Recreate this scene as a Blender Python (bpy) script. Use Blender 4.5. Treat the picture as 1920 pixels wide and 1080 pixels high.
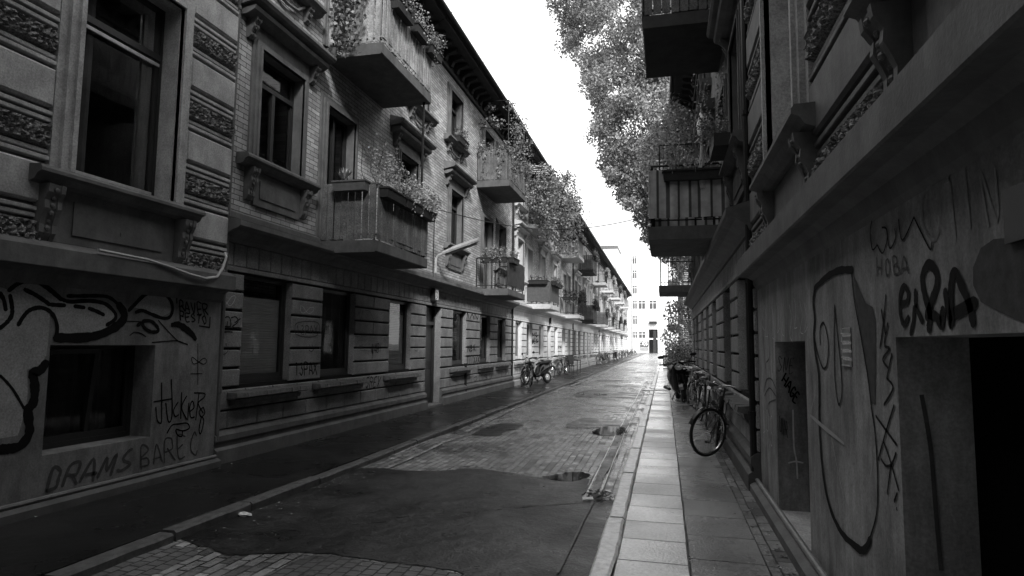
import bpy, bmesh, math, random
from mathutils import Vector, Matrix
R = math.radians
random.seed(7)
scene = bpy.context.scene
for o in list(bpy.data.objects): bpy.data.objects.remove(o)

# ------------------------------------------------------------------ camera
FPX = 1180.0; VPX, VPY, XV = 1246.0, 649.0, 1100.0; CAMH = 1.55
_d = Vector((VPX-960, 540-VPY, -FPX)); _xv = XV-960
_yv = (_xv*_d.x+FPX*FPX)/(-_d.y)
_Y = _d.normalized(); _Z = Vector((_xv, _yv, -FPX)).normalized()
_Z = (_Z-_Y*_Z.dot(_Y)).normalized(); _X = _Y.cross(_Z)
ROT = Matrix((_X, _Y, _Z))
cam = bpy.data.cameras.new('camera'); camo = bpy.data.objects.new('camera', cam)
scene.collection.objects.link(camo)
camo.matrix_world = Matrix.Translation((0, 0, CAMH)) @ ROT.to_4x4()
cam.lens = FPX/1920*36; cam.sensor_width = 36; cam.clip_end = 1200; cam.clip_start = 0.05
scene.camera = camo
scene.render.resolution_x = 1920; scene.render.resolution_y = 1080

# ------------------------------------------------------------------ light
SUN_EL, SUN_AZ = 37.0, 150.0       # azimuth measured from +Y towards +X
w = bpy.data.worlds.new('World'); scene.world = w; w.use_nodes = True
nt = w.node_tree; nt.nodes.clear()
sky = nt.nodes.new('ShaderNodeTexSky'); sky.sky_type = 'NISHITA'; sky.sun_disc = False
sky.sun_elevation = R(SUN_EL); sky.sun_rotation = R(SUN_AZ); sky.dust_density = 4.0
bw = nt.nodes.new('ShaderNodeRGBToBW'); mx = nt.nodes.new('ShaderNodeMath'); mx.operation = 'MAXIMUM'
mx.inputs[1].default_value = 9.0     # even overcast brightness where the clear sky would be darker
bg = nt.nodes.new('ShaderNodeBackground'); bg.inputs['Strength'].default_value = 0.11
wo = nt.nodes.new('ShaderNodeOutputWorld')
nt.links.new(sky.outputs[0], bw.inputs[0]); nt.links.new(bw.outputs[0], mx.inputs[0])
nt.links.new(mx.outputs[0], bg.inputs[0]); nt.links.new(bg.outputs[0], wo.inputs[0])
sun = bpy.data.lights.new('sun', 'SUN'); sun.energy = 2.8; sun.angle = R(10); sun.color = (1, 1, 1)
suno = bpy.data.objects.new('sun', sun); scene.collection.objects.link(suno)
_sd = Vector((math.sin(R(SUN_AZ))*math.cos(R(SUN_EL)), math.cos(R(SUN_AZ))*math.cos(R(SUN_EL)), math.sin(R(SUN_EL))))
suno.rotation_euler = _sd.to_track_quat('Z', 'Y').to_euler(); suno.location = (0, 0, 40)
vs = scene.view_settings; vs.view_transform = 'Standard'; vs.look = 'None'; vs.exposure = 0.95; vs.gamma = 1
vs.use_curve_mapping = False

# ------------------------------------------------------------------ pixel -> world measuring helpers
def _ray(px, py): return ROT @ Vector((px-960, 540-py, -FPX))
def onz(px, py, z=0.0):
    r = _ray(px, py); t = (z-CAMH)/r.z; return Vector((0, 0, CAMH))+r*t
def onx(px, py, x):
    r = _ray(px, py); t = x/r.x; return Vector((0, 0, CAMH))+r*t
def ony(px, py, y):
    r = _ray(px, py); t = y/r.y; return Vector((0, 0, CAMH))+r*t

# ------------------------------------------------------------------ materials
MATS = {}
def _new(name):
    m = bpy.data.materials.new(name); m.use_nodes = True
    n = m.node_tree; b = n.nodes['Principled BSDF']; MATS[name] = m
    return m, n, b
def _coords(n, kind):
    tc = n.nodes.new('ShaderNodeTexCoord')
    if kind == 'xyz': return tc.outputs['Object']
    s = n.nodes.new('ShaderNodeSeparateXYZ'); c = n.nodes.new('ShaderNodeCombineXYZ')
    n.links.new(tc.outputs['Object'], s.inputs[0])
    a, b, d = {'yz': ('Y', 'Z', 'X'), 'yx': ('Y', 'X', 'Z'), 'xz': ('X', 'Z', 'Y'), 'xy': ('X', 'Y', 'Z')}[kind]
    n.links.new(s.outputs[a], c.inputs['X']); n.links.new(s.outputs[b], c.inputs['Y']); n.links.new(s.outputs[d], c.inputs['Z'])
    return c.outputs[0]
def _noise(n, co, scale, detail=4, rough=.6, stretch=None):
    if stretch:
        mp = n.nodes.new('ShaderNodeMapping'); mp.inputs['Scale'].default_value = stretch
        n.links.new(co, mp.inputs[0]); co = mp.outputs[0]
    t = n.nodes.new('ShaderNodeTexNoise'); t.inputs['Scale'].default_value = scale
    t.inputs['Detail'].default_value = detail; t.inputs['Roughness'].default_value = rough
    n.links.new(co, t.inputs[0]); return t.outputs[0]
def _ramp(n, src, lo, hi, a, b):
    m = n.nodes.new('ShaderNodeMapRange'); m.inputs['From Min'].default_value = lo; m.inputs['From Max'].default_value = hi
    m.inputs['To Min'].default_value = a; m.inputs['To Max'].default_value = b
    n.links.new(src, m.inputs['Value']); return m.outputs[0]
def _mul(n, a, b, op='MULTIPLY'):
    m = n.nodes.new('ShaderNodeMath'); m.operation = op
    for i, v in enumerate((a, b)):
        if isinstance(v, (int, float)): m.inputs[i].default_value = v
        else: n.links.new(v, m.inputs[i])
    return m.outputs[0]
def _bump(n, b, h, strength=.5, dist=.01):
    bp = n.nodes.new('ShaderNodeBump'); bp.inputs['Strength'].default_value = strength; bp.inputs['Distance'].default_value = dist
    n.links.new(h, bp.inputs['Height']); n.links.new(bp.outputs[0], b.inputs['Normal'])
def plain(name, g, rough=.6, var=.25, scale=6, bump=.15, metal=0.0, spec=.15, streak=0.0, coords='xyz', bdist=.01, speck=.0):
    m, n, b = _new(name); co = _coords(n, coords)
    v = _ramp(n, _noise(n, co, scale, 6), .3, .7, 1-var, 1+var)
    v2 = _ramp(n, _noise(n, co, scale*7, 3), .3, .7, 1-var*.35, 1+var*.35)
    v = _mul(n, v, v2)
    if speck: v = _mul(n, v, _ramp(n, _noise(n, co, 55, 2, .8), .35, .65, 1-speck, 1+speck))
    if streak:
        s = _ramp(n, _noise(n, co, 2, 6, .7, (2.2, 2.2, .5)), .38, .66, 1-streak, 1.0)
        v = _mul(n, v, s)
    c = _mul(n, v, g); n.links.new(c, b.inputs['Base Color'])
    b.inputs['Roughness'].default_value = rough; b.inputs['Metallic'].default_value = metal
    b.inputs['Specular IOR Level'].default_value = spec
    if bump: _bump(n, b, _noise(n, co, scale*14, 4), bump, bdist)
    return m
def brickmat(name, g1, g2, mortar, kind='yz', bw_=.24, rh=.072, ms=.006, rough=.7, bump=.6, dist=.008, offset=.5, dirt=.3, wet=None, spec=.5):
    m, n, b = _new(name); co = _coords(n, kind)
    # slightly wobble the coordinates so that courses are not ruled
    nz = n.nodes.new('ShaderNodeTexNoise'); nz.inputs['Scale'].default_value = 1.3; n.links.new(co, nz.inputs[0])
    vm = n.nodes.new('ShaderNodeVectorMath'); vm.operation = 'SCALE'; vm.inputs['Scale'].default_value = .03 if kind == 'yx' else .012
    sb = n.nodes.new('ShaderNodeVectorMath'); sb.operation = 'SUBTRACT'; sb.inputs[1].default_value = (.5, .5, .5)
    n.links.new(nz.outputs['Color'], sb.inputs[0]); n.links.new(sb.outputs[0], vm.inputs[0])
    ad = n.nodes.new('ShaderNodeVectorMath'); ad.operation = 'ADD'; n.links.new(co, ad.inputs[0]); n.links.new(vm.outputs[0], ad.inputs[1])
    t = n.nodes.new('ShaderNodeTexBrick'); t.offset = offset; t.inputs['Scale'].default_value = 1
    t.inputs['Brick Width'].default_value = bw_; t.inputs['Row Height'].default_value = rh; t.inputs['Mortar Size'].default_value = ms
    t.inputs['Mortar Smooth'].default_value = .25; t.inputs['Bias'].default_value = 0
    t.inputs['Color1'].default_value = (g1,)*3+(1,); t.inputs['Color2'].default_value = (g2,)*3+(1,); t.inputs['Mortar'].default_value = (mortar,)*3+(1,)
    n.links.new(ad.outputs[0], t.inputs[0])
    v = _ramp(n, _noise(n, co, .9, 6), .32, .68, 1-dirt, 1+dirt)
    v = _mul(n, v, _ramp(n, _noise(n, co, 30, 3), .3, .7, .85, 1.15))
    mm = n.nodes.new('ShaderNodeVectorMath'); mm.operation = 'SCALE'
    n.links.new(t.outputs['Color'], mm.inputs[0]); n.links.new(v, mm.inputs['Scale']); n.links.new(mm.outputs[0], b.inputs['Base Color'])
    b.inputs['Roughness'].default_value = rough; b.inputs['Specular IOR Level'].default_value = spec
    h = _mul(n, t.outputs['Fac'], -1.0)
    h = _mul(n, h, _ramp(n, _noise(n, co, 45, 3), .3, .7, 0, .25), 'ADD')
    _bump(n, b, h, bump, dist)
    if wet:
        r = _ramp(n, _noise(n, co, wet[2], 5, .6), .38, .62, wet[0], wet[1])
        pb = n.nodes.new('ShaderNodeRGBToBW'); n.links.new(t.outputs['Color'], pb.inputs[0])
        r = _mul(n, r, _ramp(n, pb.outputs[0], g1, g2, 1.5, .55)); n.links.new(r, b.inputs['Roughness'])
    return m
def wetmat(name, g, r0, r1, scale, bump=.25, bscale=160, dist=.004, spec=.5, gvar=.3, coords='xyz'):
    m, n, b = _new(name); co = _coords(n, coords)
    big = _noise(n, co, scale, 5, .55)
    n.links.new(_ramp(n, big, .36, .64, r0, r1), b.inputs['Roughness'])
    c = _mul(n, _ramp(n, big, .3, .7, g*(1-gvar), g*(1+gvar)), _ramp(n, _noise(n, co, 48, 2, .9), .36, .68, .05, 3.2))
    n.links.new(c, b.inputs['Base Color']); b.inputs['Specular IOR Level'].default_value = spec
    h = _mul(n, _noise(n, co, bscale, 3), _ramp(n, _noise(n, co, 2.2, 3), .3, .7, 0, 2.5), 'ADD')
    _bump(n, b, h, bump, dist)
    return m
def glass():
    m, n, b = _new('window_glass'); n.nodes.remove(b)
    out = n.nodes['Material Output']; g = n.nodes.new('ShaderNodeBsdfGlossy'); g.inputs['Roughness'].default_value = .03
    g.inputs['Color'].default_value = (.9, .9, .9, 1)
    t = n.nodes.new('ShaderNodeBsdfTransparent'); t.inputs['Color'].default_value = (.88, .88, .88, 1)
    f = n.nodes.new('ShaderNodeFresnel'); f.inputs['IOR'].default_value = 1.3
    mxs = n.nodes.new('ShaderNodeMixShader')
    co = _coords(n, 'xyz'); bp = n.nodes.new('ShaderNodeBump'); bp.inputs['Strength'].default_value = .05; bp.inputs['Distance'].default_value = .02
    n.links.new(_noise(n, co, 2.5, 1), bp.inputs['Height']); n.links.new(bp.outputs[0], g.inputs['Normal'])
    n.links.new(f.outputs[0], mxs.inputs[0]); n.links.new(t.outputs[0], mxs.inputs[1]); n.links.new(g.outputs[0], mxs.inputs[2])
    n.links.new(mxs.outputs[0], out.inputs['Surface']); return m
def leafmat(name, g, var=.5, trans=.3):
    m, n, b = _new(name)
    at = n.nodes.new('ShaderNodeAttribute'); at.attribute_name = 'leaf'
    c = _mul(n, _ramp(n, at.outputs['Fac'], 0, 1, 1-var, 1+var), g)
    n.links.new(c, b.inputs['Base Color']); b.inputs['Roughness'].default_value = .5; b.inputs['Specular IOR Level'].default_value = .5
    out = n.nodes['Material Output']; tr = n.nodes.new('ShaderNodeBsdfTranslucent'); n.links.new(c, tr.inputs[0])
    mxs = n.nodes.new('ShaderNodeMixShader'); mxs.inputs[0].default_value = trans
    n.links.new(b.outputs[0], mxs.inputs[1]); n.links.new(tr.outputs[0], mxs.inputs[2]); n.links.new(mxs.outputs[0], out.inputs['Surface'])
    return m

plain('grey_stucco', .2, .85, .3, 1.2, .4, streak=.4, speck=.15)
plain('block_grey', .2, .8, .25, 3.0, .4, streak=.15, speck=.3)
plain('block_white', .6, .75, .12, 3.0, .3, streak=.12)
plain('block_mid', .3, .8, .25, 3.0, .4, streak=.15, speck=.25)
plain('joint_dark', .012, .9, .2)
plain('trim_grey', .13, .65, .25, 4.0, .25, streak=.25)
plain('trim_dark', .1, .6, .25, 4.0, .25, streak=.2)
plain('trim_white', .42, .6, .12, 4.0, .2, streak=.15)
plain('slab_grey', .10, .75, .25, 3.0, .35, streak=.25)
plain('slab_white', .5, .7, .12, 3.0, .25, streak=.15)
plain('slab_dark', .05, .75, .25, 3.0, .3, streak=.2)
plain('rough_band', .18, .8, .3, 9.0, .6, bdist=.02, speck=.6)
plain('paint_haze', .2, .8, .3, 9, 0)
plain('paint_body', .27, .85, .2, 3, .3, speck=.2)
plain('lamp_grey', .3, .4, .3, 6, .1, streak=.2)
plain('roof_dark', .03, .8, .2)
plain('soffit_dark', .04, .8, .2)
plain('frame_dark', .02, .4, .2, 8, .1, spec=.35)
plain('frame_white', .6, .4, .1, 8, .1)
plain('metal_dark', .02, .35, .2, 10, .1, metal=.3)
plain('metal_light', .45, .4, .2, 10, .1, metal=.4)
plain('pipe_grey', .2, .4, .25, 6, .1, metal=.3)
plain('wood_planks', .13, .8, .4, 3, .5, streak=.35, speck=.4)
plain('slat_grey', .3, .8, .4, 4, .4, streak=.4, speck=.3)
plain('worn_grey', .14, .6, .3, 14, .3)
plain('plaster_worn', .3, .85, .35, 1.2, .4, streak=.5, speck=.15)
plain('trim_pale', .38, .75, .25, 4, .3, streak=.25, speck=.2)
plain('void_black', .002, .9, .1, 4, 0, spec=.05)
plain('wood_dark', .04, .7, .4, 5, .4, streak=.3)
plain('fabric_light', .4, .9, .2, 12, .3)
plain('fabric_dark', .08, .9, .2, 12, .3)
plain('terracotta', .1, .8, .2, 10, .2)
plain('pot_dark', .03, .6, .2, 10, .2)
plain('blind', .85, .8, .08, 5, 0)
plain('curtain', .07, .9, .2, 5, .1)
plain('paint_black', .004, .8, .3, 20, 0, spec=.15)
plain('paint_faint', .055, .8, .3, 20, 0, spec=.2)
plain('paint_pale', .42, .7, .2, 20, 0)
plain('paint_fill', .3, .75, .12, 8, .15)
plain('rubber', .012, .55, .2, 10, .1, spec=.5)
plain('bike_black', .015, .3, .2, 10, 0, spec=.5)
plain('bike_light', .35, .3, .2, 10, 0, metal=.3, spec=.5)
plain('chrome', .6, .2, .1, 10, 0, metal=1.0)
plain('body_black', .006, .15, .2, 6, 0, spec=.5)
plain('white_paint', .7, .6, .1, 6, .1)
plain('bark', .09, .9, .4, 6, .6, bdist=.02)
plain('branch', .06, .9, .3, 6, .3)
plain('end_plaster', .8, .8, .05, .4, .1)
plain('end_trim', .75, .8, .05, .4, .1)
plain('wet_debris', .04, .4, .4, 12, .3)
plain('leaf_litter', .3, .5, .4, 12, .3)
plain('granite_light', .8, .32, .25, 14, .5, bdist=.006)
plain('granite_dark', .1, .5, .4, 14, .5, bdist=.006)
plain('earth', .03, .9, .3)
plain('succulent', .5, .5, .2, 8, .1)
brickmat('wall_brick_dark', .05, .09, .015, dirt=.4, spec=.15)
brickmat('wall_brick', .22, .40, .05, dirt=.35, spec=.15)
brickmat('wall_brick_light', .36, .5, .16, dirt=.25)
brickmat('road_setts', .1, .42, .006, kind='yx', bw_=.2, rh=.098, ms=.008, bump=1.0, dist=.014, dirt=.55, wet=(.06, .4, 1.1), spec=1.0)
brickmat('road_setts_square', .075, .13, .012, kind='yx', bw_=.1, rh=.1, ms=.007, bump=.9, dist=.012, dirt=.3, wet=(.3, .55, .9))
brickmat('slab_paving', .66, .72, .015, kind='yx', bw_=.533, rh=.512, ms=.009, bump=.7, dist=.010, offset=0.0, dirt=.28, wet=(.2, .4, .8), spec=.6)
brickmat('slab_paving_wet_dim', .19, .24, .01, kind='yx', bw_=.62, rh=.54, ms=.008, bump=.7, dist=.010, offset=0.0, dirt=.35, wet=(.16, .4, 1.3), spec=.5)  # wet slabs; the dim wall they reflect is put into the darker colour
brickmat('edge_stones', .06, .2, .02, kind='yx', bw_=.26, rh=.13, ms=.008, bump=.8, dist=.012, dirt=.5, wet=(.3, .6, 1.6))
wetmat('asphalt_patch', .017, .24, .6, .9, 1.0, 48, .007, spec=.35, gvar=.5)
wetmat('asphalt_walk', .009, .16, .5, .8, .5, 90, .004, spec=.4)
wetmat('ground_asphalt', .05, .4, .7, .5)
wetmat('patch_dark', .010, .2, .5, 2.0, .5, 120, .006)
wetmat('puddle', .012, .03, .05, 1.0, .02, 8, .002, gvar=.1)
wetmat('wet_channel', .25, .18, .3, 3.0, .2, 60, .004)
glass()
leafmat('leaf_tree', .26, .45, .35)
leafmat('leaf_ivy', .15, .7, .25)
leafmat('leaf_bright', .3, .6, .3)
leafmat('leaf_dark', .05, .6, .2)
M = MATS

# ------------------------------------------------------------------ mesh builder
class MB:
    def __init__(s): s.v = []; s.f = []; s.a = []
    def add(s, vs_, fs):
        k = len(s.v); s.v += [tuple(p) for p in vs_]; s.f += [tuple(i+k for i in f) for f in fs]
    def box(s, x0, x1, y0, y1, z0, z1):
        s.add([(x0, y0, z0), (x1, y0, z0), (x1, y1, z0), (x0, y1, z0), (x0, y0, z1), (x1, y0, z1), (x1, y1, z1), (x0, y1, z1)],
              [(0, 3, 2, 1), (4, 5, 6, 7), (0, 1, 5, 4), (1, 2, 6, 5), (2, 3, 7, 6), (3, 0, 4, 7)])
    def bev(s, x0, x1, y0, y1, z0, z1, b=.012):
        # block whose +x face is chamfered
        xm = x1-b if x1 > x0 else x1+b
        s.add([(x0, y0, z0), (x0, y1, z0), (x0, y1, z1), (x0, y0, z1), (xm, y0, z0), (xm, y1, z0), (xm, y1, z1), (xm, y0, z1),
               (x1, y0+b, z0+b), (x1, y1-b, z0+b), (x1, y1-b, z1-b), (x1, y0+b, z1-b)],
              [(0, 1, 2, 3), (0, 1, 5, 4), (1, 2, 6, 5), (2, 3, 7, 6), (3, 0, 4, 7), (4, 5, 9, 8), (5, 6, 10, 9), (6, 7, 11, 10), (7, 4, 8, 11), (8, 9, 10, 11)])
    def quad(s, a, b, c, d): s.add([a, b, c, d], [(0, 1, 2, 3)])
    def prof(s, pts, y0, y1):
        # closed (x,z) outline swept along y
        n = len(pts)
        s.add([(x, y0, z) for x, z in pts]+[(x, y1, z) for x, z in pts],
              [(i, (i+1) % n, n+(i+1) % n, n+i) for i in range(n)]+[tuple(range(n)), tuple(range(2*n-1, n-1, -1))])
    def tube(s, pts, r, n=6, cap=True):
        pts = [Vector(p) for p in pts]; rs = r if isinstance(r, (list, tuple)) else [r]*len(pts)
        k = len(s.v); up = None
        for i, p in enumerate(pts):
            d = (pts[min(i+1, len(pts)-1)]-pts[max(i-1, 0)])
            d = d.normalized() if d.length > 1e-9 else Vector((0, 0, 1))
            if up is None: up = d.orthogonal().normalized()
            else:
                up = up-d*up.dot(d); up = up.normalized() if up.length > 1e-6 else d.orthogonal().normalized()
            w_ = d.cross(up)
            for j in range(n):
                a = 2*math.pi*j/n; s.v.append(tuple(p+(up*math.cos(a)+w_*math.sin(a))*rs[i]))
        for i in range(len(pts)-1):
            for j in range(n): s.f.append((k+i*n+j, k+i*n+(j+1) % n, k+(i+1)*n+(j+1) % n, k+(i+1)*n+j))
        if cap:
            s.f.append(tuple(k+j for j in range(n-1, -1, -1))); s.f.append(tuple(k+(len(pts)-1)*n+j for j in range(n)))
    def torus(s, c, R_, r, axis='y', n=28, m=6, a0=0, a1=2*math.pi):
        pts = []; full = abs(a1-a0-2*math.pi) < 1e-6
        for i in range(n+1):
            a = a0+(a1-a0)*i/n; x, z = R_*math.cos(a), R_*math.sin(a)
            pts.append((c[0]+x, c[1], c[2]+z) if axis == 'y' else (c[0], c[1]+x, c[2]+z))
        s.tube(pts, r, m, cap=not full)
    def blob(s, c, rx, ry, rz, n=10, m=7, jit=0):
        k = len(s.v)
        for i in range(m+1):
            th = math.pi*i/m
            for j in range(n):
                ph = 2*math.pi*j/n; q = 1+random.uniform(-jit, jit)
                s.v.append((c[0]+rx*q*math.sin(th)*math.cos(ph), c[1]+ry*q*math.sin(th)*math.sin(ph), c[2]+rz*q*math.cos(th)))
        for i in range(m):
            for j in range(n): s.f.append((k+i*n+j, k+i*n+(j+1) % n, k+(i+1)*n+(j+1) % n, k+(i+1)*n+j))
    def leaf(s, p, size, val, droop=0.0):
        a = Vector((random.gauss(0, 1), random.gauss(0, 1), random.gauss(0, 1)-droop)).normalized()
        b = a.cross(Vector((random.gauss(0, 1), random.gauss(0, 1), random.gauss(0, 1)))).normalized()
        L, W = size*random.uniform(.7, 1.3)*.5, size*random.uniform(.3, .5)
        p = Vector(p); k = len(s.v)
        s.v += [tuple(p-a*L), tuple(p+b*W), tuple(p+a*L), tuple(p-b*W)]; s.f.append((k, k+1, k+2, k+3)); s.a.append(val)
    def clump(s, c, r, n, size, droop=0.0, shell=.5):
        r = Vector(r) if not isinstance(r, (int, float)) else Vector((r, r, r))
        for _ in range(n):
            d = Vector((random.gauss(0, 1), random.gauss(0, 1), random.gauss(0, 1))).normalized()
            q = random.random()**shell
            p = Vector(c)+Vector((d.x*r.x, d.y*r.y, d.z*r.z))*q
            s.leaf(p, size, random.random(), droop)
    def mesh(s, name, mat, smooth=False, recalc=True):
        me = bpy.data.meshes.new(name); me.from_pydata(s.v, [], s.f); me.update()
        if s.a:
            at = me.attributes.new('leaf', 'FLOAT', 'FACE'); at.data.foreach_set('value', s.a)
        elif recalc:
            b = bmesh.new(); b.from_mesh(me); bmesh.ops.recalc_face_normals(b, faces=b.faces); b.to_mesh(me); b.free()
        if smooth: me.polygons.foreach_set('use_smooth', [True]*len(me.polygons))
        if mat: me.materials.append(M[mat] if isinstance(mat, str) else mat)
        return me

COL = scene.collection
def link(name, data, parent=None):
    o = bpy.data.objects.new(name, data); COL.objects.link(o)
    if parent: o.parent = parent
    return o
def part(name, mb, mat, parent, smooth=False): return link(name, mb.mesh(name, mat, smooth), parent)
def tag(o, label, cat, group=None, kind=None):
    if label: o['label'] = label
    if cat: o['category'] = cat
    if group: o['group'] = group
    if kind: o['kind'] = kind
    return o
def thing(name, loc, label, cat, group=None, rz=0):
    o = link(name, None); o.location = loc; o.rotation_euler = (0, 0, rz); o.empty_display_size = .2
    return tag(o, label, cat, group)
def struct(name, mb, mat, smooth=False):
    o = link(name, mb.mesh(name, mat, smooth)); o['kind'] = 'structure'; return o
def copy_tree(o, parent=None):
    c = o.copy(); COL.objects.link(c)
    if parent: c.parent = parent
    for ch in list(o.children): copy_tree(ch, c)
    return c
CACHE = {}
def cached(key, fn):
    if key not in CACHE: CACHE[key] = fn()
    return CACHE[key]

# ------------------------------------------------------------------ ground
g = MB(); g.quad((-500, -300, -.14), (500, -300, -.14), (500, 900, -.14), (-500, 900, -.14)); struct('ground', g, 'ground_asphalt')
def wob(x, y): return .010*math.sin(x*1.7+y*.9)+.008*math.sin(x*3.1-y*1.3+1)+.006*math.sin(y*2.3+x*.7)
def roadz(x, y): return -.08+wob(x, y)*.8
def gridsheet(x0, x1, y0, y1, nx, ny, zf, name, mat):
    m = MB()
    for j in range(ny+1):
        for i in range(nx+1):
            x = x0+(x1-x0)*i/nx; y = y0+(y1-y0)*j/ny; m.v.append((x, y, zf(x, y)))
    for j in range(ny):
        for i in range(nx): m.f.append((j*(nx+1)+i, j*(nx+1)+i+1, (j+1)*(nx+1)+i+1, (j+1)*(nx+1)+i))
    return m
struct('road', gridsheet(-3.93, -.46, -8, 40, 24, 300, roadz, 'road', ''), 'road_setts', True)
struct('road', gridsheet(-3.93, -.46, 40, 146, 6, 100, lambda x, y: -.08, 'road', ''), 'road_setts', True)
m = MB(); m.box(-6.4, -4.03, -8, 146, -.13, 0); struct('pavement', m, 'asphalt_walk')
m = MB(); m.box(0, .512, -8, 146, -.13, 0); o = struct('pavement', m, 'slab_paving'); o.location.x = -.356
m = MB(); m.box(0, .54, -8, 146, -.13, -.003); o = struct('pavement', m, 'slab_paving_wet_dim'); o.location.x = .160
m = MB(); m.box(.70, 1.6, -8, 146, -.13, -.004); struct('pavement', m, 'edge_stones')

def poly_sheet(pts, dz, name, mat, zf=roadz, step=.12, n=1):
    # irregular outline filled on top of the road surface, follows its undulation
    bm = bmesh.new(); vs_ = [bm.verts.new((p[0], p[1], 0)) for p in pts]; f = bm.faces.new(vs_)
    bmesh.ops.triangulate(bm, faces=[f])
    for _ in range(6):
        es = [e for e in bm.edges if e.calc_length() > .35]
        if not es: break
        bmesh.ops.subdivide_edges(bm, edges=es, cuts=1); bmesh.ops.triangulate(bm, faces=bm.faces[:])
    bmesh.ops.recalc_face_normals(bm, faces=bm.faces)
    for v in bm.verts: v.co.z = zf(v.co.x, v.co.y)+dz
    me = bpy.data.meshes.new(name); bm.to_mesh(me); bm.free(); me.materials.append(M[mat])
    me.polygons.foreach_set('use_smooth', [True]*len(me.polygons))
    return link(name, me)
def rough_outline(pts, amp=.03, sub=4, closed=True):
    out = []; n = len(pts)
    for i in range(n if closed else n-1):
        p0, p1, p2, p3 = [Vector((*pts[(i+k) % n], 0)) for k in (-1, 0, 1, 2)]
        for k in range(sub):
            t = k/sub
            q = .5*((2*p1)+(-p0+p2)*t+(2*p0-5*p1+4*p2-p3)*t*t+(-p0+3*p1-3*p2+p3)*t**3)
            out.append((q.x+random.uniform(-amp, amp), q.y+random.uniform(-amp, amp)))
    return out
far = [(-3.92, 7.45), (-3.72, 7.75), (-3.24, 7.67), (-2.82, 7.73), (-2.5, 8.04), (-1.99, 8.01), (-1.54, 7.87), (-1.3, 7.72), (-1.08, 7.70), (-.93, 7.9), (-.87, 7.3), (-.86, 6.9), (-.5, 6.95)]
near = [(-.5, 3.2), (-1.0, 4.0), (-1.39, 4.4), (-1.69, 4.45), (-2.13, 4.48), (-2.61, 4.56), (-2.87, 4.53), (-3.23, 4.36), (-3.36, 4.39), (-3.6, 4.46), (-3.92, 4.5)]
ol = [(x+random.uniform(-.01, .01), y+random.uniform(-.02, .02)) for x, y in rough_outline(far, .012, 5, False)]+[(-.47, 6.95), (-.47, 3.2)]+[(x, y+random.uniform(-.015, .015)) for x, y in rough_outline(near, .012, 5, False)[5:]]+[(-3.93, 4.5)]
o = poly_sheet(ol, .008, 'asphalt_patch', 'asphalt_patch'); o['kind'] = 'structure'
# sett strips beside the near left kerb
o = poly_sheet([(-3.9, 1.5), (-3.55, 1.5), (-3.5, 4.3), (-3.62, 4.42), (-3.9, 4.35)], .004, 'gutter_paving', 'road_setts_square'); o['kind'] = 'structure'
o = poly_sheet(rough_outline([(-3.1, 1.5), (-1.0, 1.5), (-1.1, 4.0), (-1.5, 4.42), (-2.1, 4.46), (-2.6, 4.52), (-2.75, 4.0)], .01), .004, 'sett_paving', 'road_setts_square'); o['kind'] = 'structure'
# worn patches and puddles
PATCHES = [([(-1.95, 12.6), (-1.82, 14.2), (-1.3, 14.3), (-.88, 14.0), (-.85, 12.9), (-1.2, 12.9), (-1.5, 12.6)], 'patch_dark'),
           ([(-3.38, 11.09), (-3.4, 12.3), (-3.3, 12.75), (-2.86, 12.86), (-2.78, 12.3), (-2.81, 11.94), (-2.95, 11.5), (-2.9, 11.1)], 'patch_dark'),
           ([(-2.8, 20.3), (-2.9, 22.0), (-2.5, 23.6), (-1.8, 23.3), (-.78, 22.3), (-.76, 20.4), (-1.5, 20.0), (-2.4, 20.0)], 'patch_dark'),
           ([(-2.2, 25.5), (-2.3, 26.3), (-1.4, 26.8), (-.8, 26.2), (-.8, 25.4)], 'patch_dark'),
           ([(-2.9, 29.0), (-3.0, 30.5), (-1.9, 30.8), (-1.5, 29.2)], 'patch_dark'),
           ([(-1.6, 40.0), (-1.6, 41.5), (-.8, 41.5), (-.8, 40.0)], 'patch_dark'),
           ([(-3.3, 60.0), (-3.3, 64), (-2.0, 63.5), (-1.9, 60.5)], 'patch_dark')]
for pts, mt in PATCHES:
    o = poly_sheet(rough_outline(pts, .03), .007, 'road_patch', mt); o['kind'] = 'structure'
for pts in ([(-1.5, 7.88), (-1.35, 8.05), (-1.22, 8.27), (-1.03, 8.3), (-.93, 8.1), (-.98, 7.8), (-1.1, 7.72), (-1.28, 7.74)],
            [(-1.33, 11.96), (-1.25, 12.5), (-1.15, 12.8), (-.8, 12.84), (-.76, 12.3), (-.8, 11.75), (-1.0, 11.6), (-1.2, 11.62)],
            [(-2.3, 21.0), (-2.32, 21.5), (-1.95, 21.6), (-1.9, 21.1)], [(-2.75, 21.0), (-2.75, 21.4), (-2.62, 21.4), (-2.62, 21.0)],
            [(-3.9, 26.0), (-3.9, 29.0), (-3.6, 29.5), (-3.55, 26.5)]):
    o = poly_sheet(rough_outline(pts, .02), .014, 'puddle', 'puddle', zf=lambda x, y, c=pts[0]: roadz(*c)); o['kind'] = 'structure'
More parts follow.
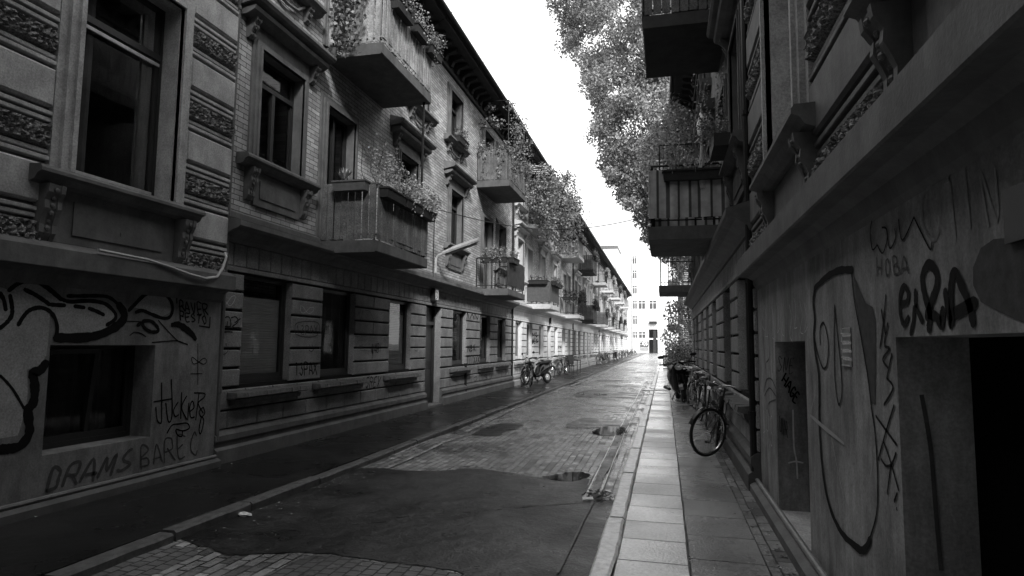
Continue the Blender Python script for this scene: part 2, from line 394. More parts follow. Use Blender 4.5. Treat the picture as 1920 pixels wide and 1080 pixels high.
# drained water line along the left gutter and the brick channel on the right
def strip(cl, wd, dz, name, mat, jit=.01):
    l = []; r = []
    for i in range(len(cl)-1):
        (x0, y0), (x1, y1) = cl[i], cl[i+1]; k = max(2, int(abs(y1-y0)/.35))
        for j in range(k+(i == len(cl)-2)):
            t = j/k; x = x0+(x1-x0)*t; y = y0+(y1-y0)*t; w_ = wd*random.uniform(.7, 1.3)*.5
            jx = random.uniform(-jit, jit); l.append((x-w_+jx, y)); r.append((x+w_+jx, y))
    mm = MB()
    for i in range(len(l)-1):
        a, b, c, d = l[i], r[i], r[i+1], l[i+1]
        if i == 0: mm.v += [(p[0], p[1], roadz(*p)+dz) for p in (a, b)]
        mm.v += [(p[0], p[1], roadz(*p)+dz) for p in (d, c)]
        k = 2*i; mm.f.append((k, k+1, k+3, k+2))
    o = link(name, mm.mesh(name, mat, True)); o['kind'] = 'structure'; return o
strip([(-3.5, 7.7), (-3.52, 9.9), (-3.48, 10.9)], .05, .016, 'wet_gutter', 'wet_channel')
strip([(-3.62, 11.4), (-3.74, 18.5), (-3.72, 24.2)], .07, .016, 'wet_gutter', 'wet_channel')
strip([(-3.66, 25.0), (-3.5, 34), (-3.5, 80)], .16, .016, 'wet_gutter', 'wet_channel')
strip([(-.85, 7.3), (-.88, 12), (-.88, 25)], .018, .012, 'gutter_edge', 'granite_light', .003)
strip([(-.7, 7.3), (-.73, 12), (-.73, 25)], .012, .018, 'gutter_edge', 'granite_light', .002)
strip([(-.78, 7.1), (-.8, 12), (-.8, 30)], .11, .012, 'gutter_channel', 'patch_dark', .004)
strip([(-.74, 6.75), (-.75, 5.6), (-.76, 4.6)][::-1], .022, .022, 'worn_line', 'worn_grey', .003)
# metal strip across the right pavement
m = MB(); m.box(-.8, .15, 22.7, 22.86, -.02, .012); struct('drain_cover', m, 'metal_light')
# kerbs : individual stones
def kerb(x0, x1, y0, y1, L, mat, name, jit):
    m = MB(); y = y0
    while y < y1:
        l = L*random.uniform(.8, 1.25)
        a = random.uniform(-jit, jit); b = random.uniform(-jit, jit); dz = random.uniform(-.012, .008)
        nseg = 5; k = len(m.v)
        for i in range(nseg+1):
            yy = y+.012+(l-.024)*i/nseg; t = i/nseg; e = random.uniform(-jit*.8, jit*.8)*(1 if 0 < i < nseg else .3)
            xa = x0+a*(1-t)+b*t; xb = x1+e
            for (xx, zz) in ((xa, -.12), (xa, .0+dz-.02), (xa+.02, .006+dz), (xb-.02, .006+dz), (xb, dz-.012), (xb, -.12)): m.v.append((xx, yy, zz))
        for i in range(nseg):
            for j in range(5): m.f.append((k+i*6+j, k+i*6+j+1, k+(i+1)*6+j+1, k+(i+1)*6+j))
        m.f.append(tuple(range(k, k+6))); m.f.append(tuple(range(k+nseg*6+5, k+nseg*6-1, -1)))
        y += l
    return struct(name, m, mat)
kerb(-4.03, -3.88, -4, 120, 1.0, 'granite_dark', 'kerb', .012)
kerb(-.52, -.365, -4, 120, .95, 'granite_light', 'kerb', .012)

# ------------------------------------------------------------------ facade building blocks (local: x = out of the wall, y = along it)
def wall_sheet(m, s, y0, y1, z0, z1, holes, v=0.0, depth=.2):
    ys = sorted({y0, y1, *[h[0] for h in holes], *[h[1] for h in holes]}); zs = sorted({z0, z1, *[h[2] for h in holes], *[h[3] for h in holes]})
    ys = [y for y in ys if y0 <= y <= y1]; zs = [z for z in zs if z0 <= z <= z1]
    for i in range(len(ys)-1):
        for j in range(len(zs)-1):
            cy, cz = (ys[i]+ys[i+1])/2, (zs[j]+zs[j+1])/2
            if any(h[0] < cy < h[1] and h[2] < cz < h[3] for h in holes): continue
            m.quad((s*v, ys[i], zs[j]), (s*v, ys[i+1], zs[j]), (s*v, ys[i+1], zs[j+1]), (s*v, ys[i], zs[j+1]))
    for a, b, c, d in holes:
        x0, x1 = s*v, s*(v-depth)
        m.quad((x0, a, c), (x1, a, c), (x1, a, d), (x0, a, d)); m.quad((x0, b, c), (x1, b, c), (x1, b, d), (x0, b, d))
        m.quad((x0, a, d), (x1, a, d), (x1, b, d), (x0, b, d)); m.quad((x0, a, c), (x1, a, c), (x1, b, c), (x0, b, c))
def sprof(m, s, pts, y0, y1): m.prof([(s*x, z) for x, z in pts], y0, y1)
def sbox(m, s, v0, v1, y0, y1, z0, z1): m.box(min(s*v0, s*v1), max(s*v0, s*v1), y0, y1, z0, z1)

def window_part(parent, s, y, z0, z1, wd, v, mat, style, fill=None, rng=random):
    """window frame with sashes as one mesh; pane and curtain or blind as sub-parts"""
    def fr():
        m = MB(); t = .055; h = z1-z0; a, b = -wd/2, wd/2
        sbox(m, s, -.03, .03, a, a+t, 0, h); sbox(m, s, -.03, .03, b-t, b, 0, h)
        sbox(m, s, -.03, .03, a+t, b-t, 0, t); sbox(m, s, -.03, .03, a+t, b-t, h-t, h)
        if style in ('transom', 'casement'):
            zt = h*.72; sbox(m, s, -.035, .045, a+t, b-t, zt, zt+.07)
        if style in ('casement', 'double'):
            top = h*.72 if style == 'casement' else h-t
            sbox(m, s, -.032, .04, -.035, .035, t, top)
        # sash rails inside the frame
        q = .04
        sbox(m, s, -.02, .02, a+t, a+t+q, t, h-t); sbox(m, s, -.02, .02, b-t-q, b-t, t, h-t); sbox(m, s, -.02, .025, a+t+q, b-t-q, t, t+.06)
        return m.mesh('window', mat)
    w_ = link('window', cached(('win', s, round(z1-z0, 2), wd, mat, style), fr), parent); w_.location = (s*v, y, z0)
    def pn():
        m = MB(); h = z1-z0; x = -s*.005; m.quad((x, -wd/2+.06, .06), (x, wd/2-.06, .06), (x, wd/2-.06, h-.06), (x, -wd/2+.06, h-.06)); return m.mesh('pane', 'window_glass')
    link('pane', cached(('pane', s, round(z1-z0, 2), wd), pn), w_)
    if fill:
        def fl():
            m = MB(); h = z1-z0; a, b = -wd/2+.03, wd/2-.03
            if fill.startswith('blind'):
                top = h*.8 if fill == 'blind' else h*.97; z = .05
                while z < top:
                    m.quad((-s*.022, a, z), (-s*.022, b, z), (-s*.030, b, z+.02), (-s*.030, a, z+.02)); m.quad((-s*.030, a, z+.02), (-s*.030, b, z+.02), (-s*.022, b, z+.036), (-s*.022, a, z+.036)); z += .036
                return m.mesh('blind', 'blind')
            n = 40
            for i in range(n):
                y0_ = a+(b-a)*i/n; y1_ = a+(b-a)*(i+1)/n
                if fill == 'curtain_open' and -.16*wd < (y0_+y1_)/2 < .3*wd: continue
                x0 = -s*(.07+.022*math.sin(i*1.3)+.01*math.sin(i*3.1)); x1 = -s*(.07+.022*math.sin((i+1)*1.3)+.01*math.sin((i+1)*3.1))
                m.quad((x0, y0_, .02), (x1, y1_, .02), (x1, y1_, h-.02), (x0, y0_, h-.02))
            return m.mesh('curtain', 'curtain', True)
        link('blind' if fill.startswith('blind') else 'curtain', cached(('fill', s, round(z1-z0, 2), wd, fill), fl), w_)
    return w_
def surround(m, s, y0, y1, z0, z1, t=.15, v=.06, bottom=False):
    sbox(m, s, -.24, v*.5, y0, y0+.014, z0, z1); sbox(m, s, -.24, v*.5, y1-.014, y1, z0, z1); sbox(m, s, -.24, v*.5, y0+.014, y1-.014, z1-.014, z1)
    for (tt, vv) in ((t, v*.55), (t*.62, v), (t*.25, v*1.35)):
        if (tt, vv)[0] == t: a, b = 0, t
        a = t-tt
        sbox(m, s, -.01, vv, y0-t+a, y0, z0, z1+tt*0+t-a); sbox(m, s, -.01, vv, y1, y1+t-a, z0, z1+t-a)
        sbox(m, s, -.01, vv-.002, y0, y1, z1, z1+t-a)
def sill_mesh(s, wd, kind):
    m = MB(); h = wd/2
    if kind == 'stone':   # rough ground floor slab
        k = 8
        for i in range(k):
            a = -h+wd*i/k; b = -h+wd*(i+1)/k; d = .2+random.uniform(-.012, .012)
            sprof(m, s, [(-.2, -.02), (0, -.03), (d, -.045+random.uniform(-.006, .006)), (d+.01, -.10), (d-.03, -.115), (0.03, -.13), (-.2, -.13)], a, b)
        sprof(m, s, [(0, -.13), (.13, -.13), (.12, -.19), (.04, -.21), (0, -.21)], -h+.06, h-.06)
    elif kind == 'moulded':
        sprof(m, s, [(-.22, .0), (.18, -.02), (.2, -.05), (.2, -.08), (.15, -.10), (.12, -.15), (.07, -.17), (.0, -.17), (-.22, -.17)], -h, h)
    elif kind == 'hood':
        sprof(m, s, [(0, .0), (.30, .06), (.33, .10), (.33, .14), (.27, .16), (0, .24)], -h, h)
        sprof(m, s, [(0, 0), (.24, -.002), (.22, -.05), (.14, -.09), (.08, -.11), (0, -.11)], -h+.05, h-.05)
    return m
def console(m, s, y, z0, z1, v=.15, wd=.15):
    n = 7
    pts = [(0, z1)]+[(v*(1-.72*(i/n))+.012*math.sin(i*2.4), z1-(z1-z0)*i/n) for i in range(n+1)]+[(0, z0)]
    sprof(m, s, pts, y-wd/2, y+wd/2)
    for e in (-1, 1): sprof(m, s, [(x+.012, z) for x, z in pts[:-1]]+[(0, z0)], y+e*wd*.36-wd*.13, y+e*wd*.36+wd*.13)
    for i in range(6):
        t = (i+.8)/7.5; zz = z1-(z1-z0)*t; xx = v*(1-.72*t)+.012*math.sin(t*7*2.4)
        m.blob((s*xx, y, zz), .018, wd*.16, (z1-z0)*.05, 6, 4)
    for i in range(0): zz = z1-.05-(z1-z0)*.16*i; sbox(m, s, v*(1-.72*((z1-zz)/(z1-z0)))-.02, v*(1-.72*((z1-zz)/(z1-z0)))+.014, y-.022, y+.022, zz-.035, zz)

# ------------------------------------------------------------------ terrace house
GF = [1.08, 3.13, 5.8, 9.87, 12.45, 14.55]; GFW = [1.16, 1.16, 1.16, 1.2, 1.16, 1.12]; DOOR = (7.3, 8.35)
UP1 = [(1.17, 1.1, 4.12, 5.72, 1), (6.0, 1.0, 4.22, 5.72, 1), (9.37, 1.05, 4.22, 5.72, 1), (14.35, 1.0, 4.22, 5.72, 0)]
UP2 = [(1.17, 1.05, 7.1, 8.42, 0), (6.6, .95, 7.1, 8.42, 0), (9.2, 1.0, 7.1, 8.42, 0), (14.3, 1.0, 7.1, 8.42, 0)]
BD = [(2.95, 1.0), (12.55, 1.1)]
U = 16.15
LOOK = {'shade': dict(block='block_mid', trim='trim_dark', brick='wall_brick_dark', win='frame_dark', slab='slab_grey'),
        'dark': dict(block='block_grey', trim='trim_grey', brick='wall_brick', win='frame_dark', slab='slab_grey'),
        'light': dict(block='block_white', trim='trim_white', brick='wall_brick', win='frame_white', slab='slab_white')}
def terrace_house(X, Y0, s, look, name, label, baytypes, bays=None, fills=None, wlook=None):
    L = LOOK[look]; T = thing(name, (X, Y0, 0), label, 'house', 'brick terrace houses along the lane')
    holesG = [(c-w_/2, c+w_/2, .98, 2.47) for c, w_ in zip(GF, GFW)]+[(DOOR[0], DOOR[1], .02, 2.5)]
    def gf_wall():
        m = MB(); wall_sheet(m, s, 0, U, -.1, 3.1, holesG, 0, .26); return m.mesh('ground_wall', 'joint_dark')
    link('ground_wall', cached(('gw', s), gf_wall), T)
    def blocks():
        m = MB(); P = .035; rnd = random.Random(3)
        def row(z0, z1, spans, joints=None, P=P):
            for a, b in spans:
                if b-a < .05: continue
                js = [j for j in (joints or []) if a+.08 < j < b-.08]; e = [a]+js+[b]
                for i in range(len(e)-1):
                    ya = e[i]+(0 if i == 0 else .008); yb = e[i+1]-(0 if i == len(e)-2 else .008)
                    pp = P+rnd.uniform(-.003, .003)
                    m.bev(0 if True else 0, s*pp, ya, yb, z0, z1, .012)
        full = [(0.0, DOOR[0]-.0), (DOOR[1], U)]
        row(.42, .64, full, [.3+.62*i for i in range(30)]); 
        piers = []; last = 0.0
        for a, b, c, d in sorted(holesG): piers.append((last, a)); last = b
        piers.append((last, U))
        row(.665, .92, full, [.02+.62*i for i in range(1, 30)])
        zz = [.945, 1.20, 1.455, 1.71, 1.965, 2.22, 2.47]
        for i in range(6):
            row(zz[i]+.017, zz[i+1]-.017, piers, [((a+b)/2) for a, b in piers if b-a > .9 and i % 2 == 1])
        # reveals of the blocks carry back into the openings
        for a, b, c, d in holesG:
            for yy in (a, b):
                e = .004 if yy == a else -.004
                m.quad((s*.02, yy+e, .06 if c < .5 else .98), (-s*.24, yy+e, .06 if c < .5 else .98), (-s*.24, yy+e, 2.46), (s*.02, yy+e, 2.46))
        # flat arch band with slightly fanned joints
        y = 0.0; k = 0
        while y < U-.05:
            w_ = min(.27, U-y); m.bev(0, s*.03, y+.007, y+w_-.007, 2.56, 2.86, .01); y += w_
        sbox(m, s, 0, .045, 0, U, 2.49, 2.55)
        return m.mesh('stone_blocks', 'block_grey')
    ob = link('stone_blocks', cached(('blk', s), blocks), T)
    ob.material_slots[0].link = 'OBJECT'; ob.material_slots[0].material = M[L['block']]
    def plinth():
        m = MB()
        for a, b in ((0, DOOR[0]-.02), (DOOR[1]+.02, U)):
            sprof(m, s, [(0, -.1), (.13, -.1), (.13, .17), (.09, .2), (0, .2)], a, b)
            sprof(m, s, [(0, .2), (.07, .2), (.07, .24), (.1, .28), (.1, .35), (.06, .39), (0, .41)], a, b)
        sprof(m, s, [(-.3, -.1), (.1, -.1), (.1, .05), (-.3, .06)], DOOR[0]-.02, DOOR[1]+.02)
        return m.mesh('plinth', 'trim_grey')
    ob = link('plinth', cached(('pl', s), plinth), T); ob.material_slots[0].link = 'OBJECT'; ob.material_slots[0].material = M[L['trim']]
    def corn():
        m = MB(); sprof(m, s, [(0, 2.86), (.06, 2.86), (.08, 2.92), (.16, 2.97), (.2, 3.0), (.28, 3.02), (.31, 3.05), (.31, 3.12), (.27, 3.13), (.03, 3.2), (0, 3.2)], 0, U)
        sprof(m, s, [(0, 3.2), (.05, 3.2), (.05, 3.27), (.02, 3.3), (0, 3.3)], 0, U)
        return m.mesh('cornice', 'trim_grey')
    ob = link('cornice', cached(('co', s), corn), T); ob.material_slots[0].link = 'OBJECT'; ob.material_slots[0].material = M[L['trim']]
    def up():
        m = MB(); hs = [(c-w_/2, c+w_/2, a, b) for c, w_, a, b, k in UP1+UP2]+[(c-w_/2, c+w_/2, 3.27, 5.6) for c, w_ in BD]+[(c-w_/2, c+w_/2, 6.6, 8.45) for c, w_ in BD]
        wall_sheet(m, s, 0, U, 3.1, 8.9, hs, 0, .2)
        # hollow shell behind: side, back walls and floors
        d = -8.0
        for yy in (0.001, U-.001): m.quad((0, yy, -.1), (s*d, yy, -.1), (s*d, yy, 9.3), (0, yy, 9.3))
        m.quad((s*d, 0, -.1), (s*d, U, -.1), (s*d, U, 9.3), (s*d, 0, 9.3))
        for zz in (3.0, 6.2, 9.25): m.quad((-s*.25, 0, zz), (s*d, 0, zz), (s*d, U, zz), (-s*.25, U, zz))
        m.quad((-s*4, 0, 0), (-s*4, U, 0), (-s*4, U, 9), (-s*4, 0, 9))
        return m.mesh('brick_wall', 'wall_brick')
    ob = link('brick_wall', cached(('up', s), up), T); ob.material_slots[0].link = 'OBJECT'; ob.material_slots[0].material = M[L['brick']]
    def roof():
        m = MB(); sprof(m, s, [(-8, 9.35), (.62, 9.32), (.70, 9.36), (.70, 9.44), (.6, 9.46), (-4, 12.2), (-8, 11.4)], 0, U); return m.mesh('roof', 'roof_dark')
    rf = link('roof', cached(('rf', s), roof), T)
    def frieze():
        m = MB(); sprof(m, s, [(0, 8.86), (.07, 8.86), (.09, 8.92), (.05, 8.96), (.05, 9.2), (0, 9.3)], 0, U)
        y = .2
        while y < U: sprof(m, s, [(.05, 9.24), (.42, 9.24), (.4, 9.16), (.18, 9.1), (.12, 8.98), (.05, 8.97)], y, y+.14); y += .46
        sprof(m, s, [(0, 9.26), (.62, 9.25), (.62, 9.318), (0, 9.32)], 0, U)
        return m.mesh('eaves', 'soffit_dark')
    link('eaves', cached(('fz', s), frieze), T)
    def gut():
        m = MB(); m.tube([(s*.72, 0, 9.37), (s*.72, U, 9.37)], .055, 8)
        for i in range(6): m.tube([(s*.78, 1.2+i*2.7, 9.40), (s*.60, 1.2+i*2.7, 9.26), (s*.1, 1.2+i*2.7, 8.98)], .012, 5)
        return m.mesh('gutter', 'metal_dark')
    link('gutter', cached(('gt', s), gut), rf)
    # ground floor windows, sills
    fills = fills or ['blind', 'curtain', 'blind', None, None, 'curtain']
    wl = wlook or L['win']
    for (c, w_), f in zip(zip(GF, GFW), fills):
        wo_ = window_part(T, s, c, .98, 2.47, w_, -.11, 'frame_dark' if X < 0 and Y0 > 30 else wl, 'single', f)
        ob = link('sill', cached(('sl', s, w_, 'stone'), lambda: sill_mesh(s, w_+.5, 'stone').mesh('sill', 'granite_light')), T)
        ob.location = (0, c, .98-.06)
        ob.material_slots[0].link = 'OBJECT'; ob.material_slots[0].material = M['granite_dark' if look != 'light' else 'trim_white']
    # door
    def dr():
        m = MB(); a, b = DOOR; sbox(m, s, -.24, -.19, a, b, .06, 2.46)
        sbox(m, s, -.2, -.14, a, a+.07, .06, 2.46); sbox(m, s, -.2, -.14, b-.07, b, .06, 2.46); sbox(m, s, -.2, -.13, a+.07, b-.07, 2.02, 2.1)
        for zz in (.2, 1.1): sbox(m, s, -.2, -.17, a+.18, b-.18, zz, zz+.7)
        return m.mesh('door', 'frame_dark')
    d_ = link('door', cached(('dr', s), dr), T)
    def hd():
        m = MB(); a, b = DOOR; m.tube([(-s*.14, a+.16, 1.0), (-s*.1, a+.16, 1.02), (-s*.1, a+.28, 1.02)], .012, 5); return m.mesh('handle', 'chrome')
    link('handle', cached(('dh', s), hd), d_)
    # upper windows
    for i, (c, w_, a, b, hood) in enumerate(UP1+UP2):
        f = random.choice(['curtain', None, 'curtain_open', None])
        wo_ = window_part(T, s, c, a, b, w_, -.15, wl, 'casement', f)
        first = i < len(UP1)
        def sur():
            m = MB(); surround(m, s, -w_/2, w_/2, 0, b-a, .16, .06); return m.mesh('window_surround', 'trim_grey')
        ob = link('window_surround', cached(('su', s, w_, round(b-a, 2)), sur), T); ob.location = (0, c, a)
        ob.material_slots[0].link = 'OBJECT'; ob.material_slots[0].material = M[L['trim']]
        def sl():
            m = sill_mesh(s, w_+.75, 'moulded')
            if first:
                console(m, s, -w_/2-.12, -.62, -.17); console(m, s, w_/2+.12, -.62, -.17)
                sbox(m, s, 0, .04, -w_/2-.02, w_/2+.02, -.66, -.18); sbox(m, s, .04, .055, -w_/2+.1, w_/2-.1, -.55, -.3)
            else:
                console(m, s, -w_/2-.05, -.42, -.17, .12, .12); console(m, s, w_/2+.05, -.42, -.17, .12, .12)
                m.tube([(s*.04, -w_/2+.05, -.2), (s*.05, -w_/4, -.36), (s*.06, 0, -.4), (s*.05, w_/4, -.36), (s*.04, w_/2-.05, -.2)], .028, 6)
            return m.mesh('sill', 'trim_grey')
        ob = link('sill', cached(('sl1', s, w_, first), sl), T); ob.location = (0, c, a)
        ob.material_slots[0].link = 'OBJECT'; ob.material_slots[0].material = M[L['trim']]
        if hood:
            def hm():
                m = sill_mesh(s, w_+.95, 'hood'); sbox(m, s, 0, .035, -w_/2-.15, w_/2+.15, -.3, -.1)
                console(m, s, -w_/2-.24, -.38, -.1, .16, .12); console(m, s, w_/2+.24, -.38, -.1, .16, .12)
                return m.mesh('hood', 'trim_grey')
            ob = link('hood', cached(('hd', s, w_), hm), T); ob.location = (0, c, b+.42)
            ob.material_slots[0].link = 'OBJECT'; ob.material_slots[0].material = M[L['trim']]
    for c, w_ in BD:
        for a, b in ((3.27, 5.6), (6.6, 8.45)):
            wo_ = window_part(T, s, c, a, b, w_, -.15, wl, 'double', random.choice([None, 'curtain_open']))
            wo_.name = 'balcony_door'
            def sur():
                m = MB(); surround(m, s, -w_/2, w_/2, 0, b-a, .16, .06); return m.mesh('door_surround', 'trim_grey')
            ob = link('door_surround', cached(('su', s, w_, round(b-a, 2)), sur), T); ob.location = (0, c, a)
            ob.material_slots[0].link = 'OBJECT'; ob.material_slots[0].material = M[L['trim']]
    # balconies
    if baytypes:
        for k, ty in enumerate(baytypes):
            y0, z, ln, dp = (bays or [(2.38, 3.23, 2.3, 1.05), (2.38, 6.58, 2.3, 1.05), (11.35, 3.23, 2.3, 1.05), (11.35, 6.58, 2.3, 1.05)])[k]
            balcony(T, s, y0, y0+ln, z, ty, L['slab'] if not ty.endswith('*') else {'slab_grey': 'slab_white', 'slab_white': 'slab_dark'}[L['slab']], dp)
    return T
def balcony(T, s, y0, y1, z, ty, slab, D=1.05):
    ty = ty.rstrip('*'); Ln = y1-y0
    def sl():
        m = MB(); sprof(m, s, [(0.0, -.2), (D-.02, -.2), (D, -.18), (D, -.01), (D-.02, 0), (0, 0)], 0, Ln)
        return m.mesh('balcony', 'slab_grey')
    b = link('balcony', cached(('bs', s, round(Ln, 2), D), sl), T); b.location = (0, y0, z)
    b.material_slots[0].link = 'OBJECT'; b.material_slots[0].material = M[slab]
    def rail():
        m = MB(); d = D-.06; e = .06
        cor = [(0.03, e), (d, e), (d, Ln-e), (.03, Ln-e)]
        P = lambda a, z_: (s*a[0], a[1], z_)
        for zt, r in ((.95, .02), (.1, .012)): m.tube([P(a, zt) for a in cor], r, 5)
        for a in cor+[(d, Ln/2)]: m.tube([P(a, 0), P(a, .95)], .018, 5)
        if ty in ('bars', 'white_bars', 'panel_front'):
            for (p, q) in zip(cor[:-1], cor[1:]):
                n = max(2, int(math.dist(p, q)/.11))
                for i in range(1, n):
                    t = i/n; a = (p[0]+(q[0]-p[0])*t, p[1]+(q[1]-p[1])*t); m.tube([P(a, .1), P(a, .95)], .009, 4, False)
        return m.mesh('railing', 'metal_light' if ty.startswith('white') else 'metal_dark')
    link('railing', cached(('br', s, round(Ln, 2), ty, D), rail), b)
    def clad():
        m = MB(); d = D-.02; e = .02; rnd = random.Random(5 if ty == 'planks' else 9)
        def run(p, q, wd, gap, th):
            Lr = math.dist(p, q); n = int(Lr/wd); dx, dy = (q[0]-p[0])/Lr, (q[1]-p[1])/Lr
            for i in range(n):
                a = i*Lr/n+gap/2; bb = (i+1)*Lr/n-gap/2; off = rnd.uniform(0, .02)
                z0 = .012+rnd.uniform(0, .012); z1 = .93+rnd.uniform(-.012, .02)
                nx, ny = (dy, -dx) if s > 0 else (dy, -dx)
                c0 = (p[0]+dx*a, p[1]+dy*a); c1 = (p[0]+dx*bb, p[1]+dy*bb)
                t0 = off; t1 = off+th
                V = [(s*(c0[0]+nx*t0), c0[1]+ny*t0), (s*(c1[0]+nx*t0), c1[1]+ny*t0), (s*(c1[0]+nx*t1), c1[1]+ny*t1), (s*(c0[0]+nx*t1), c0[1]+ny*t1)]
                m.add([(x, y, z0) for x, y in V]+[(x, y, z1) for x, y in V], [(0, 3, 2, 1), (4, 5, 6, 7), (0, 1, 5, 4), (1, 2, 6, 5), (2, 3, 7, 6), (3, 0, 4, 7)])
        cor = [(0.03, e), (d, e), (d, Ln-e), (.03, Ln-e)]
        if ty in ('planks', 'reed', 'slats'):
            wd, gp = {'planks': (.125, .016), 'reed': (.05, .008), 'slats': (.115, .04)}[ty]
            for p, q in zip(cor[:-1], cor[1:]): run(p, q, wd, gp, .018)
            for p, q in zip(cor[:-1], cor[1:]): m.tube([(s*(p[0]+.02), p[1], .1), (s*(q[0]+.02), q[1], .1)], .016, 5); m.tube([(s*p[0], p[1], .945), (s*q[0], q[1], .945)], .022, 6)
        elif ty == 'fabric':
            for p, q in zip(cor[:-1], cor[1:]):
                n = int(math.dist(p, q)/.03)
                dx, dy = (q[0]-p[0])/math.dist(p, q), (q[1]-p[1])/math.dist(p, q)
                def pt(i): 
                    t = i/n; o_ = .012*math.sin(i*.75)+.006*math.sin(i*.31)
                    return (p[0]+(q[0]-p[0])*t+dy*o_, p[1]+(q[1]-p[1])*t-dx*o_)
                for i in range(n):
                    a, c = pt(i), pt(i+1); m.quad((s*a[0], a[1], .13), (s*c[0], c[1], .13), (s*c[0], c[1], .88), (s*a[0], a[1], .88))
        elif ty in ('panel_front', 'panel'):
            sbox(m, s, d-.01, d+.005, e, Ln-e, .12, .92)
            if ty == 'panel': sbox(m, s, .05, d-.01, e, e+.012, .12, .92)
        return m
    if ty in ('planks', 'reed', 'slats', 'fabric', 'panel', 'panel_front'):
        mt = {'slats': 'slat_grey', 'planks': 'wood_planks', 'reed': 'wood_planks', 'fabric': 'striped_fabric', 'panel': 'fabric_dark', 'panel_front': 'wood_dark'}[ty]
        link('balcony_screen', cached(('bc', s, round(Ln, 2), ty, D), lambda: clad().mesh('balcony_screen', mt)), b)
    return b
# striped awning cloth
def striped():
    m, n, b = _new('striped_fabric'); co = _coords(n, 'xyz')
    s_ = n.nodes.new('ShaderNodeSeparateXYZ'); n.links.new(co, s_.inputs[0])
    a = _mul(n, _mul(n, s_.outputs['X'], s_.outputs['Y'], 'ADD'), 40.0)
    w_ = n.nodes.new('ShaderNodeMath'); w_.operation = 'SINE'; n.links.new(a, w_.inputs[0])
    v = _ramp(n, w_.outputs[0], .55, .8, .32, .05); v = _mul(n, v, _ramp(n, _noise(n, co, 6, 4), .3, .7, .75, 1.25))
    n.links.new(v, b.inputs['Base Color']); b.inputs['Roughness'].default_value = .9
striped()

XL, XR = -5.6, 1.0; Y1 = 6.95
HB = terrace_house(XL, Y1, 1, 'dark', 'terrace_house', 'dark brick terrace house on the left with planked balcony, next to the end house', ['planks', 'slats', 'panel_front', 'reed'])
HC = terrace_house(XL, Y1+U, 1, 'light', 'terrace_house', 'white painted terrace house on the left right after the dark one, balconies under heavy vines', ['panel', 'bars', 'bars', 'white_bars'], fills=[None, 'curtain', None, 'curtain', None, 'curtain'])
HD = terrace_house(XL, Y1+2*U, 1, 'light', 'terrace_house', 'third brick terrace house in the left row, pale ground floor behind the first far bicycles', ['planks*', 'planks*', 'reed', 'bars'], wlook='frame_dark')
HE = terrace_house(XL, Y1+3*U, 1, 'light', 'terrace_house', 'fourth terrace house in the left row, behind the line of parked scooters and bicycles', ['bars', 'white_bars', 'bars', 'bars'])
HF = terrace_house(XL, Y1+4*U, 1, 'light', 'terrace_house', 'fifth terrace house in the left row, small in the distance before the row ends', ['bars', 'white_bars', 'white_bars', 'bars'], wlook='frame_dark')
HG = terrace_house(XL, Y1+5*U-4.2, 1, 'light', 'terrace_house', 'last terrace house of the left row where the eaves stop before the white end building', None)
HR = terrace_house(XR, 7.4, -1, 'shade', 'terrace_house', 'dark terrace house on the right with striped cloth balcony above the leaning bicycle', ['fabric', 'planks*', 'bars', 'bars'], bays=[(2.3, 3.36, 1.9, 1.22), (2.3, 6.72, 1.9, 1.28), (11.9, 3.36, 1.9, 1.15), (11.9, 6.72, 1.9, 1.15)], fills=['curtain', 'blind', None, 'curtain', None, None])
HS = terrace_house(1.35, 47.5, -1, 'light', 'terrace_house', 'pale terrace house on the right beyond the bushes, half hidden by foliage', ['bars', 'bars', 'bars', 'bars'], wlook='frame_dark')
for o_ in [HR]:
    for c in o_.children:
        if c.name.startswith('balcony') and c.data and 'door' not in c.name: c.material_slots[0].material = M['slab_dark'] if c.location.z > 6 else M['slab_grey']

